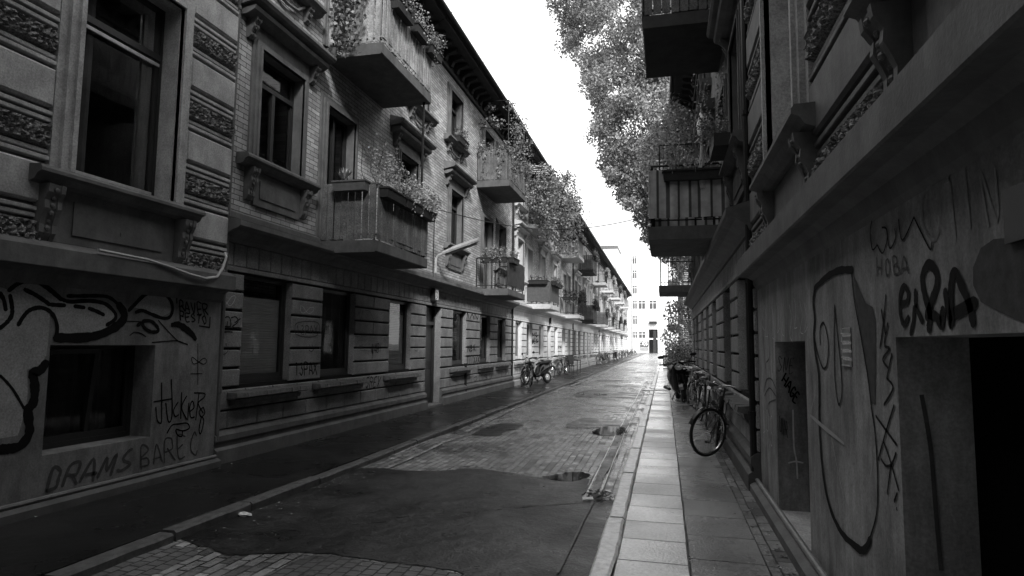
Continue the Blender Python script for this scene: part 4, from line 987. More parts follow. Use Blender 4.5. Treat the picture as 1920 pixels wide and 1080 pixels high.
ext_x(m, pr_, (.2, 0, .43), (.48, 0, .52), .8, 1); ext_x(m, pr_, (.48, 0, .52), (1.0, 0, .67), 1.12, 1.12); ext_x(m, pr_, (1.0, 0, .67), (1.3, 0, .76), 1.2, .9)
part('lamp_head', m, 'lamp_grey', T)
m = MB(); ext_x(m, [(-.06, -.02), (.06, -.02), (.05, -.07), (-.05, -.07)], (.3, 0, .44), (1.24, 0, .72)); part('diffuser', m, 'metal_dark', T)
m = MB(); m.tube([(-5.55, 14.6, 3.2), (-5.55, 14.6, 4.7), (-5.55, 14.65, 4.85), (-5.5, 14.9, 4.93)]+[(-5.5+6.4*t, 14.9+.2*t, 4.93-.6*math.sin(math.pi*t)+.05*t) for t in [i/24 for i in range(1, 25)]], .011, 5)
o_ = link('overhead_cable', m.mesh('overhead_cable', 'metal_dark')); tag(o_, 'thin dark cable rising beside the wall lamp and crossing the lane', 'cable')
m = MB(); m.tube([(-5.29, 4.9, 2.415), (-5.29, 5.5, 2.40), (-5.28, 5.8, 2.36), (-5.27, 6.1, 2.31), (-5.27, 6.35, 2.29), (-5.28, 6.55, 2.33), (-5.29, 6.66, 2.45), (-5.31, 6.74, 2.6), (-5.38, 6.8, 2.66), (-5.5, 6.99, 2.68)], .016, 7)
o_ = link('white_cable', m.mesh('white_cable', 'trim_white')); tag(o_, 'loose white cable looping at the corner of the left end house', 'cable')

# ------------------------------------------------------------------ planting
def planter(loc, Ln, along, label, n=120, size=.05, h=.3, mat='leaf_ivy', boxmat='pot_dark', droop=0, trail=0, group='flower boxes on the balconies', spread=.14, name='flower_box'):
    T = thing(name, loc, label, 'flower box', group, 0 if along == 'y' else math.pi/2)
    m = MB(); a = .09; m.add([(-a*.75, -Ln/2+.02, -.17), (a*.75, -Ln/2+.02, -.17), (a*.75, Ln/2-.02, -.17), (-a*.75, Ln/2-.02, -.17), (-a, -Ln/2, 0), (a, -Ln/2, 0), (a, Ln/2, 0), (-a, Ln/2, 0)],
        [(0, 3, 2, 1), (0, 1, 5, 4), (1, 2, 6, 5), (2, 3, 7, 6), (3, 0, 4, 7), (4, 5, 6, 7)])
    m.box(-a-.01, a+.01, -Ln/2-.01, Ln/2+.01, -.03, -.003); part('box', m, boxmat, T)
    f = MB(); k = max(1, int(Ln/.22))
    for i in range(k):
        y = -Ln/2+Ln*(i+.5)/k; f.clump((random.uniform(-.03, .03), y, h*random.uniform(.25, .45)), (spread, .16, h*random.uniform(.4, .65)), n//k, size)
        for _ in range(3 if trail else 0):
            x = random.choice((-1, 1))*(.1+random.random()*.03); L_ = trail*random.uniform(.4, 1); yy = y+random.uniform(-.1, .1)
            for q in range(int(L_/.035)): f.leaf((x+random.gauss(0, .025), yy+random.gauss(0, .03), -.02-q*.035), size, random.random(), .5)
    link('foliage', f.mesh('foliage', mat), T); return T
def grass(m, c, n, h, spread, wd=.008):
    for _ in range(n):
        a = random.uniform(0, 6.28); p = Vector(c)+Vector((random.gauss(0, spread*.3), random.gauss(0, spread*.3), 0)); L_ = h*random.uniform(.5, 1.1)
        d = Vector((math.cos(a), math.sin(a), 0)); t = d.orthogonal(); t = Vector((-d.y, d.x, 0))*wd; bend = random.uniform(.1, .7)*L_
        q1 = p+Vector((0, 0, L_*.55))+d*bend*.3; q2 = p+Vector((0, 0, L_*.85))+d*bend
        k = len(m.v); m.v += [tuple(p-t), tuple(p+t), tuple(q1+t), tuple(q1-t), tuple(q2)]; m.f += [(k, k+1, k+2, k+3), (k+3, k+2, k+4)]; v = random.random(); m.a += [v, v]
# first dark house, lower balcony
T = planter((-4.98, 9.24, 4.2), .6, 'x', 'wide flower box with a pale leafy succulent at the near end of the planked balcony', 8, .05, .1, boxmat='terracotta')
m = MB()
for i in range(22):
    a = i*2.4; r_ = .05+.1*(i/22); z_ = .16-.1*(i/22); d = Vector((math.cos(a), math.sin(a), .5)).normalized()
    c = Vector((0, .12, .03)); p1 = c+d*(r_+.08); t = Vector((-d.y, d.x, 0))*.032
    p1 = c+Vector((math.cos(a)*r_*1.35, math.sin(a)*r_*1.35, z_+.05)); pm = c+(p1-c)*.55
    m.add([c, pm+t, p1, pm-t], [(0, 1, 2, 3)])
link('succulent', m.mesh('succulent', 'succulent', recalc=False), T)
planter((-4.46, 9.75, 4.12), .75, 'y', 'flower box on the near corner of the planked balcony, tall wiry flowers', 520, .04, .8, 'leaf_bright', droop=0, group='flower boxes on the planked balcony', spread=.2)
planter((-4.46, 10.55, 4.12), .75, 'y', 'middle flower box of the planked balcony with tangled stems', 520, .045, .6, 'leaf_bright', trail=.3, group='flower boxes on the planked balcony', spread=.22)
planter((-4.46, 11.3, 4.12), .65, 'y', 'far flower box of the planked balcony, bright spilling leaves', 700, .05, .45, 'leaf_bright', trail=.35, group='flower boxes on the planked balcony', spread=.25)
planter((-5.42, 13.0, 4.28), .8, 'y', 'flower box on the window sill under the hooded window beside the planked balcony', 180, .06, .3, 'leaf_ivy', trail=.3)
m = MB(); m.tube([(0, 0, 0), (.01, 0, 2.35)], .025, 6); o_ = link('support_post', m.mesh('support_post', 'metal_dark')); o_.location = (-4.66, 11.5, 4.05); tag(o_, 'thin dark post between the two stacked balconies of the dark house', 'post')
m = MB()
for i in range(5): m.tube([(random.uniform(-.1, .1), random.uniform(-.2, .2), 0), (random.uniform(-.2, .2), random.uniform(-.3, .1), .5), (random.uniform(-.3, .3), random.uniform(-.5, .1), 1.0)], .006, 4)
T = thing('potted_plant', (-4.75, 9.7, 3.95), 'bare stemmed climbing plant standing in the corner of the planked balcony', 'plant')
part('stems', m, 'branch', T); f = MB(); f.clump((0, 0, .7), (.25, .35, .5), 120, .045); link('foliage', f.mesh('foliage', 'leaf_bright'), T)
# its upper balcony
T = thing('hanging_vine', (-5.1, 9.3, 7.5), 'long trailing vine hanging over the near end of the upper dark balcony', 'plant')
m = MB(); m.blob((0, 0, 0), .22, .14, .13); part('pot', m, 'pot_dark', T)
f = MB()
for i in range(16):
    x = random.uniform(-.3, .32); L_ = random.choice((.5, .8, 1.2, 1.35)); y = -.1
    for q in range(int(L_/.03)): f.leaf((x+.05*math.sin(q*.3)+random.gauss(0, .03), y-random.random()*.08, .15-q*.03), .085, random.random(), .6)
f.clump((0, -.05, .1), (.35, .15, .2), 200, .08); link('foliage', f.mesh('foliage', 'leaf_ivy'), T)
planter((-4.46, 9.95, 7.5), .7, 'y', 'near flower box on the upper dark balcony with bushy grey plants', 420, .04, .55, 'leaf_ivy', trail=.15, group='flower boxes on the upper balcony', spread=.22)
planter((-4.46, 10.75, 7.5), .6, 'y', 'middle flower box on the upper dark balcony, hanging pot with label card', 320, .04, .5, 'leaf_bright', trail=.25, group='flower boxes on the upper balcony', spread=.2)
planter((-4.46, 11.5, 7.45), .6, 'y', 'far flower box on the upper dark balcony, spilling fine leaves over the corner', 520, .04, .45, 'leaf_ivy', trail=.5, group='flower boxes on the upper balcony', spread=.27)
planter((-5.4, 16.2, 7.2), .8, 'y', 'flower box on the upper window sill above the wall lamp', 260, .05, .4, 'leaf_ivy', trail=.35)
# second pair of balconies of the dark house
def boxes(T0, y0, z, label, n=300, **k):
    planter((-4.46, y0+.7, z), .95, 'y', label+', near box along the front', n, **k); planter((-4.46, y0+1.7, z), .95, 'y', label+', far box along the front', n, **k)
planter((-5.0, 18.24, 4.18), .85, 'x', 'grassy flower box at the near end of the dark barred balcony', 420, .06, .4, 'leaf_ivy', trail=.35, spread=.2)
planter((-4.5, 18.8, 4.2), .8, 'y', 'flower box at the near front corner of the dark barred balcony', 200, .05, .3, 'leaf_ivy', trail=.1)
T = thing('climbing_vine', (-4.6, 18.3, 6.58), 'climbing vine on a wire trellis over the upper balcony of the dark house', 'plant')
m = MB()
for p, q in (((0, 0, 0), (0, 0, 2.5)), ((-.9, 0, 2.5), (0, 0, 2.5)), ((0, 0, 2.5), (0, 2.2, 2.45)), ((0, 2.2, 0), (0, 2.2, 2.4)), ((0, 1.1, 0), (0, 1.1, 1.5)), ((-.9, 0, 1.7), (0, .1, 1.6))): m.tube([p, q], .016, 5)
part('trellis', m, 'metal_dark', T)
f = MB()
for i in range(15): f.clump((random.uniform(-.9, .1), random.uniform(0, .15), random.choice((.85, .95, 1.05, 2.2, 1.8))+random.uniform(-.1, .15)), .2, 60, .07)
for i in range(24): f.clump((random.uniform(-.05, .25), random.uniform(.2, 2.5), random.uniform(.5, 2.2)), (.22, .3, .3), 60, .07)
for i in range(8):
    x, y = random.choice(((random.uniform(-.9, 0), -.05), (.08, random.uniform(0, 2.2))))
    for q in range(16): f.leaf((x+random.gauss(0, .04), y+random.gauss(0, .03), .8-q*.05), .08, random.random(), .5)
link('foliage', f.mesh('foliage', 'leaf_ivy'), T)
# big vine mass on the white house
T = thing('climbing_vine', (-4.6, 25.5, 6.58), 'huge overgrown vine mass swallowing the upper balcony of the white house', 'plant')
f = MB()
for i in range(110):
    y = random.uniform(-1.9, 4.3); z = random.uniform(.1, 2.4)-(.0 if y > 0 else .3); x = random.uniform(-.7, .75)*(1 if y > -.5 else .6)
    if z > 1.9 and y > 2.5: z -= .8
    f.clump((x, y, z), (.36, .45, .36), 95, .1)
for i in range(26):
    x, y = random.uniform(-.3, .6), random.uniform(-1.5, 4.5)
    for q in range(18): f.leaf((x+random.gauss(0, .05), y+random.gauss(0, .05), .2-q*.06), .1, random.random(), .5)
for i in range(60): f.leaf((1.0+random.gauss(0, .3), 3.6+random.gauss(0, .6), 1.0+random.gauss(0, .35)), .1, random.random())
link('foliage', f.mesh('foliage', 'leaf_ivy'), T)
m = MB()
for i in range(8): m.tube([(random.uniform(-.6, .5), random.uniform(-1, 4), 0), (random.uniform(-.6, .5), random.uniform(-1, 4), 1), (random.uniform(-.6, .9), random.uniform(-1, 4), 2)], .015, 5)
part('stems', m, 'branch', T)
T = thing('awning', (-5.5, 22.9, 8.75), 'pale slatted awning above the overgrown balcony of the white house', 'awning')
m = MB()
for i in range(5): m.box(0, 1.15, 1.2+i*.3, 1.36+i*.3, -.02-i*.0, .02)
m.box(0, .05, 1.0, 2.8, -.06, -.02); m.box(1.1, 1.15, 1.0, 2.8, -.06, -.02); part('slats', m, 'trim_white', T); T.rotation_euler = (0, R(8), 0)
boxes(HC, 25.5, 4.2, 'flower box on the lower white balcony of the white house', 260, size=.06, h=.3, trail=.2)
planter((-5.05, 25.42, 4.22), .8, 'x', 'dark flower box across the near end of the lower white balcony', 120, .06, .2, 'leaf_dark')
for yy, lb in ((34.9, 'near'), (36.0, 'far')):
    planter((-4.46, yy, 7.5), .9, 'y', 'flower box with pale blossoms on the white barred upper balcony, '+lb+' end', 260, .08, .35, 'leaf_bright', trail=.15)
planter((-5.05, 34.4, 7.5), .8, 'x', 'flower box across the near end of the white barred upper balcony', 160, .07, .2, 'leaf_ivy')
planter((-5.05, 34.4, 4.2), .8, 'x', 'flower box across the near end of the dark leafy lower balcony', 340, .09, .5, 'leaf_dark', trail=.5)
planter((-4.46, 35.2, 4.2), 1.4, 'y', 'long flower box along the front of the dark leafy lower balcony', 420, .09, .5, 'leaf_dark', trail=.6)
for (yy, z_, lab, mt) in ((41.6, 7.5, 'upper balcony of the third house, near one', 'leaf_ivy'), (41.6, 4.2, 'lower planked balcony of the third house, near one', 'leaf_dark'), (50.6, 4.2, 'lower reed screened balcony of the third house', 'leaf_ivy'), (50.8, 7.5, 'upper barred balcony of the third house', 'leaf_bright'),
                      (57.8, 7.5, 'near upper balcony of the fourth house', 'leaf_bright'), (57.8, 4.2, 'near lower balcony of the fourth house', 'leaf_ivy'), (66.8, 7.5, 'far upper balcony of the fourth house', 'leaf_ivy'), (66.8, 4.2, 'far lower balcony of the fourth house', 'leaf_dark'),
                      (74.0, 4.2, 'near lower balcony of the fifth house', 'leaf_dark'), (74.0, 7.5, 'near upper balcony of the fifth house', 'leaf_ivy')):
    planter((-4.46, yy+1, z_), 2.0, 'y', 'long leafy flower box on the '+lab, 320, .11, .5, mt, trail=.4)
# right hand house
planter((.5, 9.72, 4.22), 1.0, 'x', 'flower box with wild grasses above the striped cloth balcony', 200, .05, .25, 'leaf_bright', group=None)
T = thing('ornamental_grass', (.15, 9.9, 4.15), 'wild grasses and sticks sprouting over the striped cloth balcony', 'plant')
f = MB(); grass(f, (.1, 0, 0), 90, .45, .3); grass(f, (.55, .1, 0), 70, .5, .3); grass(f, (-.2, .6, 0), 60, .4, .5); f.clump((.1, .8, .1), (.3, .8, .2), 260, .05); link('foliage', f.mesh('foliage', 'leaf_bright'), T)
m = MB(); m.tube([(.1, 0, .05), (.5, -.1, .18), (.95, -.4, .35)], .012, 5); m.tube([(.2, -.05, .0), (.45, -.2, .1), (.8, -.3, .3)], .01, 5); part('stems', m, 'branch', T)
T = thing('overgrown_shrub', (.1, 19.6, 6.7), 'dense leafy shrub bulging over the farther upper balcony on the right', 'plant')
f = MB()
for i in range(60):
    a = random.uniform(-1, 1.0); f.clump((random.uniform(-.75, .9), random.uniform(-.7, 1.9), random.uniform(.5, 3.0)*(1-.25*max(0, -a))), (.36, .4, .34), 110, .085)
link('foliage', f.mesh('foliage', 'leaf_bright'), T); m = MB(); m.tube([(.3, .3, 0), (.2, .4, 1), (0, .5, 2)], .04, 6); part('stems', m, 'bark', T)
T = thing('small_conifer', (.72, 8.35, 4.2), 'wispy conifer sprigs growing from the window ledge above the right cornice', 'plant')
f = MB()
for i in range(46):
    a = Vector((random.uniform(-1, .1), random.uniform(-1, 1), random.uniform(-.1, 1.1))).normalized(); L_ = random.uniform(.4, 1.0)
    for q in range(26):
        p = a*L_*q/26; f.leaf((p.x+random.gauss(0, .012), p.y+random.gauss(0, .012), p.z), .035, random.random())
f.clump((-.05, 0, .15), (.2, .4, .2), 160, .04); link('foliage', f.mesh('foliage', 'leaf_ivy'), T)
m = MB(); m.box(-.1, .1, -.35, .35, -.16, 0); part('box', m, 'pot_dark', T)
T = thing('hanging_cloth', (.55, 9.45, 5.0), 'crumpled white cloth hanging beside the striped balcony on the right', 'cloth')
m = MB(); m.tube([(0, 0, 0), (.02, 0, -.08), (0, .01, -.2), (-.01, 0, -.33), (.01, 0, -.42)], [.012, .045, .06, .03, .006], 7); m.tube([(0, 0, -.36), (-.08, .1, -.42)], .006, 4); part('cloth', m, 'white_paint', T)
T = thing('folded_parasol', (.58, 9.75, 4.35), 'closed pale parasol leaning at the wall end of the striped balcony', 'parasol')
m = MB(); m.tube([(0, 0, .35), (0, 0, .1), (0, 0, -.25), (.01, 0, -.42)], [.012, .03, .06, .045], 9); part('canopy', m, 'fabric_light', T); m = MB(); m.tube([(0, 0, .9), (0, 0, -.9)], .012, 6); part('pole', m, 'metal_light', T)
T = thing('folding_chair', (.62, 10.0, 3.23), 'slatted folding chair at the wall end of the striped balcony', 'chair')
m = MB()
for i in range(6): m.box(-.12, .14, -.01, .01, .3+i*.09, .36+i*.09)
part('backrest', m, 'wood_dark', T)
for sx in (-.13, .14):
    m = MB(); m.tube([(sx, 0, 0), (sx, .02, .88)], .013, 5); part('leg', m, 'wood_dark', T)

# ------------------------------------------------------------------ trees and bushes beyond the right house
def tree(loc, label, clumps, trunk, leafmat_, leaf, name='plane_tree'):
    T = thing(name, loc, label, 'tree'); m = MB()
    for pts, rr in trunk: m.tube(pts, rr, 8)
    part('trunk', m, 'bark', T, True)
    f = MB()
    for c, r_, n in clumps: f.clump(c, r_, n, leaf, 0, .36)
    link('crown', f.mesh('crown', leafmat_), T); return T
rnd = random.Random(11); cl = []
# crown of the big plane tree: the street side edge steps back towards the ground
prof_ = [(19.5, -5.2), (18.2, -5.4), (17.0, -5.0), (15.5, -4.1), (14.2, -3.9), (13.0, -3.4), (12.0, -3.5), (11.0, -3.1), (10.0, -2.7), (9.2, -2.2), (8.4, -1.7), (7.4, -1.1), (6.7, -.7)]
for z, xl in prof_:
    for i in range(21):
        x = xl+.7+rnd.random()**1.2*(8.5 if z > 9 else 5.5); y = rnd.uniform(-3.5, 3.5)*(1 if x > xl+2 else .6)
        cl.append(((x-3.4, y, z+rnd.uniform(-.6, .6)), (rnd.uniform(.7, 1.3), rnd.uniform(.7, 1.2), rnd.uniform(.6, .95)), 640))
    for i in range(5): cl.append(((xl+rnd.uniform(.15, .8)-3.4, rnd.uniform(-2, 2), z+rnd.uniform(-.6, .6)), (.45, .5, .32), 150))
for i in range(60):
    cl.append(((rnd.uniform(-7.5, 4.5), rnd.uniform(-4, 4), rnd.uniform(19, 24)), (1, 1, .7), 300))
tr = [([(0, 0, 0), (.1, 0, 4), (-.1, .1, 8), (-.2, 0, 13), (-.3, 0, 20)], [.5, .42, .34, .22, .08])]
for z, dx, dy, dz in ((5, -3.6, -1, 3.5), (7, -4.8, 1, 5), (8, 3.5, -1, 5), (9.5, -5.5, -1, 6), (11, 3, 1, 6), (12, -5.5, 1.5, 5.5), (13.5, -4, -2, 6), (6, -3.2, 1.5, 2)):
    tr.append(([(0, 0, z), (dx*.4, dy*.3, z+dz*.5), (dx*.8, dy, z+dz*.85), (dx*1.05, dy*1.2, z+dz)], [.18, .12, .07, .02]))
tree((3.4, 31, 0), 'huge plane tree towering over the lane behind the right hand house', cl, tr, 'leaf_tree', .13)
cl = []
for i in range(46): cl.append(((rnd.uniform(-1.1, 1.8), rnd.uniform(-1.5, 1.5), rnd.uniform(2.2, 6.6)), (.5, .5, .4), 150))
tree((1.4, 37, 0), 'small slender tree with loose crown rising behind the bushes on the right', cl, [([(0, 0, 0), (.05, 0, 2), (-.1, 0, 4), (0, 0, 6)], [.1, .08, .05, .02]), ([(0, 0, 2.5), (-.5, .2, 4), (-.8, .3, 5)], [.05, .03, .01])], 'leaf_tree', .13, 'small_tree')
def bush(loc, label, r, n, mat, leaf, k=14):
    T = thing('bush', loc, label, 'bush'); f = MB()
    for i in range(k): f.clump((random.uniform(-.7, .7)*r[0], random.uniform(-.7, .7)*r[1], random.uniform(.25, .85)*r[2]), (r[0]*.5, r[1]*.5, r[2]*.26), n, leaf)
    link('foliage', f.mesh('foliage', mat), T); m = MB()
    for i in range(5): m.tube([(random.uniform(-.1, .1), random.uniform(-.1, .1), 0), (random.uniform(-.3, .3), random.uniform(-.3, .3), r[2]*.6)], .02, 5)
    part('stems', m, 'branch', T); return T
bush((1.15, 30.5, 0), 'dark low bush against the corner beyond the right house', (.7, 1.6, 1.5), 110, 'leaf_dark', .09)
bush((1.0, 34.0, 0), 'leafy mid green bush between the dark low bush and the slender tree', (1.0, 1.6, 2.5), 120, 'leaf_ivy', .1)
bush((.9, 40.5, 0), 'pale feathery bush leaning over the right pavement beyond the tree', (1.1, 1.8, 3.0), 120, 'leaf_tree', .11)
bush((.6, 44.0, 0), 'dark bush farthest along the right pavement before the pale house', (.6, 1.2, 1.5), 110, 'leaf_dark', .1)
# planting wall closing the gap
T = thing('garden_wall', (1.9, 27, 0), 'low garden wall behind the bushes on the right', 'wall'); m = MB(); m.box(0, .24, -3.2, 20, 0, 1.1); m.box(-.04, .28, -3.2, 20, 1.1, 1.18); part('wall', m, 'wall_brick', T)

# ------------------------------------------------------------------ end building across the lane
def endb():
    T = thing('apartment_building', (0, 145, 0), 'tall white apartment building closing the end of the lane', 'building')
    m = MB(); m.box(-6.9, 9, 0, 12, 0, 22.5); m.box(-7.1, 9.1, -.12, 0, 21.9, 22.4); m.box(-6.95, 9, -.1, 0, 3.0, 3.3); m.box(-6.95, 9, -.1, 0, 9.5, 9.7); part('wall', m, 'end_plaster', T)
    m = MB(); m.box(-10.5, -6.9, 1.2, 12, 0, 22.6); part('stair_tower', m, 'end_plaster', T)
    m = MB(); m.box(-20, -10.5, 2.5, 14, 0, 24.2); part('side_wing', m, 'end_plaster', T)
    m = MB(); m.box(-20.2, -10.4, 2.3, 14, 24.2, 24.9); part('roof', m, 'trim_grey', T)
    for px, wd in ((1190.5, .85), (1203.5, 1.4), (1224, 1.5)):
        x = ony(px, 560, 145).x
        for row, py in enumerate((487, 514.5, 543, 571.5, 600, 630)):
            z = ony(px, py, 145).z; h = 1.9
            if px == 1224 and row == 5: continue
            wm = MB(); wm.box(-wd/2-.1, wd/2+.1, -.06, 0, -h/2-.12, -h/2); wm.box(-wd/2-.1, wd/2+.1, -.05, 0, h/2, h/2+.12)
            w_ = part('window', wm, 'end_trim', T); w_.location = (x, 0, z)
            p = MB(); p.box(-wd/2, wd/2, -.03, .0, -h/2, h/2); q = part('pane', p, 'blind' if (px > 1200 and row in (0, 1, 2, 4)) else 'fabric_dark', w_)
            q = MB(); q.box(-.05, .05, -.045, -.031, -h/2, h/2); q.box(-wd/2, -.05, -.045, -.031, h*.2, h*.2+.1); q.box(.05, wd/2, -.045, -.031, h*.2, h*.2+.1); part('mullion', q, 'white_paint', w_)
    x0, x1 = ony(1217, 640, 145).x, ony(1233.5, 640, 145).x
    m = MB(); m.box(x0, x1, -.08, -.02, 0, 5.3); part('gateway', m, 'body_black', T)
    m = MB(); m.box(x0+.9, x1-.3, -.14, -.085, 0, 5.0); part('gate_leaf', m, 'wood_dark', T)
    x0, x1 = ony(1199, 640, 145).x, ony(1216, 640, 145).x
    m = MB(); m.box(x0, x1, -.03, 0, .5, 2.6); part('shop_shutter', m, 'body_black', T)
    m = MB()
    for st in [s_ for i, ch in enumerate('KTEG') for s_ in [[(x0+.1+(i+a*.9)*(x1-x0-.2)/4, 1.75+b*.7) for a, b in q] for q in GL[ch]]]: ribbon(m, st, .22, 0)
    m.v = [(y, -.04, z) for x, y, z in m.v]; link('graffiti', m.mesh('graffiti', 'white_paint', recalc=False), T)
    m = MB()
    for i in range(9): m.tube([(x0+.1+i*.22, -.05, .6), (x0+.2+i*.22, -.05, 1.4)], .06, 4)
    part('graffiti', m, 'white_paint', T)
    m = MB(); m.box(-.9, .8, -.9, 0, -.3, .3); q = part('balcony', m, 'wood_dark', T); q.location = (ony(1225, 605, 145).x, 0, ony(1225, 605, 145).z)
endb()
# unseen house added behind the camera: closes the lane and shades its near end
T = thing('shading_house', (0, -8, 0), 'tall plain house added unseen behind the viewer to shade the lane mouth', 'building')
m = MB(); wall_sheet_h = [(-4.0, -1.0)]
m.box(-20, -4.0, -8, 0, -.1, 20); m.box(-.4, 20, -8, 0, -.1, 20); m.box(-4.0, -.4, -8, 0, 3.6, 20); part('wall', m, 'wall_brick_dark', T)
for i in range(7):
    for j in range(4):
        wm = MB(); wm.box(-.5, .5, 0, .05, -.8, .8); w_ = part('window', wm, 'frame_white', T); w_.location = (-9+i*2.6, 0, 5+j*3.2)
        p = MB(); p.box(-.42, .42, .05, .06, -.72, .72); part('pane', p, 'fabric_dark', w_)

# ------------------------------------------------------------------ bicycles, scooters
def wheel(parent, x, r=.34, name='wheel', rim='chrome', steer=None):
    def ty(): m = MB(); m.torus((0, 0, 0), r-.017, .019, n=36, m=7); return m.mesh('wheel', 'rubber', True)
    w_ = link(name, cached(('tyre', r), ty), parent); w_.location = (x, 0, r)
    def rm():
        m = MB(); m.torus((0, 0, 0), r-.042, .010, n=36, m=5); m.tube([(0, -.045, 0), (0, .045, 0)], .018, 8)
        for i in range(28):
            a = 2*math.pi*i/28; b = a+(.35 if i % 2 else -.35); sy = .03 if i % 4 < 2 else -.03
            m.tube([(.02*math.cos(b), sy, .02*math.sin(b)), ((r-.045)*math.cos(a), 0, (r-.045)*math.sin(a))], .0013, 3, False)
        return m.mesh('rim', rim)
    link('rim', cached(('rim', r, rim), rm), w_); return w_
def bicycle(loc, rz, label, group=None, lean=.06, steer=0.0, frame='bike_black', style='dutch', basket=False, rack=True, seatmat='bike_black'):
    T = thing('bicycle', loc, label, 'bicycle', group, rz); T.rotation_euler = (lean, 0, rz)
    wheel(T, -.53)
    def fm():
        m = MB(); bb = (-.08, 0, .28); st = (-.22, 0, .78); hd = (.34, 0, .86); hb = (.38, 0, .64)
        m.tube([bb, st], .015, 7); m.tube([bb, hb], .017, 7)
        if style == 'dutch': m.tube([(-.12, 0, .42), (.05, 0, .45), (.25, 0, .6), (.345, 0, .8)], .013, 7)
        else: m.tube([(-.2, 0, .74), (.345, 0, .82)], .014, 7)
        m.tube([hd, hb], .02, 7)
        for sy in (-.05, .05): m.tube([bb, (-.53, sy, .34)], .009, 5); m.tube([(-.2, 0, .72), (-.53, sy, .34)], .008, 5)
        m.tube([st, (-.24, 0, .88)], .012, 6)
        return m.mesh('frame', frame)
    link('frame', cached(('frm', frame, style), fm), T)
    def fd():
        m = MB(); k = []
        for i in range(15): a = R(35+i*13.5); k.append((-.53+.375*math.cos(a), 0, .34+.375*math.sin(a)))
        for i in range(14):
            (x0, _, z0), (x1, _, z1) = k[i], k[i+1]; m.add([(x0, -.028, z0-.006), (x0, 0, z0+.008), (x0, .028, z0-.006), (x1, -.028, z1-.006), (x1, 0, z1+.008), (x1, .028, z1-.006)], [(0, 1, 4, 3), (1, 2, 5, 4)])
        return m.mesh('rear_mudguard', 'bike_black')
    link('rear_mudguard', cached('rfd', fd), T)
    def sd():
        m = MB(); n = 9
        for i in range(n+1):
            t = i/n; x = -.37+.27*t; hw = .085*(1-t)**.7+.018; zz = .9+.012*math.sin(t*3)
            m.v += [(x, -hw, zz-.02), (x, -hw*.6, zz+.022), (x, hw*.6, zz+.022), (x, hw, zz-.02), (x, 0, zz-.035)]
        for i in range(n):
            for j in range(5): m.f.append((i*5+j, i*5+(j+1) % 5, (i+1)*5+(j+1) % 5, (i+1)*5+j))
        m.f += [(0, 1, 2, 3, 4), tuple(range(n*5+4, n*5-1, -1))]
        return m.mesh('saddle', seatmat, True)
    link('saddle', cached(('sad', seatmat), sd), T)
    def ck():
        m = MB(); m.torus((-.08, -.05, .28), .09, .006, n=20, m=4); m.tube([(-.08, -.07, .28), (-.02, -.08, .13)], .008, 5); m.tube([(-.08, .06, .28), (-.14, .07, .43)], .008, 5)
        m.box(-.07, .03, -.16, -.08, .115, .145); m.box(-.19, -.09, .07, .15, .415, .445)
        m.tube([(-.08, -.05, .37), (-.53, -.05, .38)], .005, 4); m.tube([(-.08, -.05, .19), (-.53, -.05, .30)], .005, 4)
        m.box(-.55, .0, -.062, -.056, .27, .39)
        return m.mesh('crank', 'bike_black')
    link('crank', cached('crk', ck), T)
    if rack:
        def rk():
            m = MB()
            for sy in (-.06, 0, .06): m.tube([(-.28, sy, .76), (-.82, sy, .76)], .006, 5)
            for xx in (-.3, -.55, -.8): m.tube([(xx, -.06, .76), (xx, .06, .76)], .006, 5)
            for sy in (-.07, .07): m.tube([(-.62, sy, .76), (-.53, sy, .34)], .006, 5)
            m.box(-.86, -.82, -.03, .03, .68, .74)
            m.tube([(-.2, .08, .3), (-.16, .22, .0)], .008, 5)
            return m.mesh('rack', 'metal_dark')
        link('rack', cached('rck', rk), T)
    # steering assembly as one pivoting part
    F = link('fork', cached(('fork', frame), lambda: fork_mesh(frame)), T); F.location = (.38, 0, .64); F.rotation_euler = (0, 0, steer)
    fw = wheel(F, .17, .34); fw.location = (.16, 0, -.30)
    link('handlebar', cached('hbar', hbar_mesh), F)
    link('front_mudguard', cached('ffd', ffd_mesh), F)
    def lp():
        m = MB(); m.tube([(.06, 0, .12), (.13, 0, .12)], [.03, .038], 10); return m.mesh('headlight', 'chrome')
    link('headlight', cached('blp', lp), F)
    if basket:
        def bk():
            m = MB()
            for i in range(6): zz = .1+i*.045; w_ = .13+i*.008; m.tube([(.08, -w_, zz), (.36, -w_, zz), (.36, w_, zz), (.08, w_, zz), (.08, -w_, zz)], .006, 4)
            for i in range(7): yy = -.14+i*.047; m.tube([(.36, yy, .1), (.365, yy, .33)], .004, 4)
            m.box(.08, .36, -.13, .13, .09, .1)
            return m.mesh('basket', 'metal_dark')
        link('basket', cached('bsk', bk), F)
    return T
def fork_mesh(mat):
    m = MB()
    for sy in (-.05, .05): m.tube([(0, 0, -.02), (.03, sy, -.06), (.11, sy, -.2), (.16, sy, -.30)], .009, 6)
    m.tube([(0, 0, -.04), (-.055, 0, .34)], .014, 7)
    return m.mesh('fork', mat)
def hbar_mesh():
    m = MB(); m.tube([(-.055, 0, .34), (.0, 0, .36)], .012, 6)
    m.tube([(-.22, -.28, .36), (-.1, -.27, .385), (.0, -.15, .39), (.01, 0, .37), (.0, .15, .39), (-.1, .27, .385), (-.22, .28, .36)], .011, 7)
    for sy in (-1, 1): m.tube([(-.24, sy*.285, .355), (-.12, sy*.275, .38)], .017, 7); m.tube([(-.16, sy*.24, .36), (-.03, sy*.2, .36)], .005, 4)
    return m.mesh('handlebar', 'chrome')
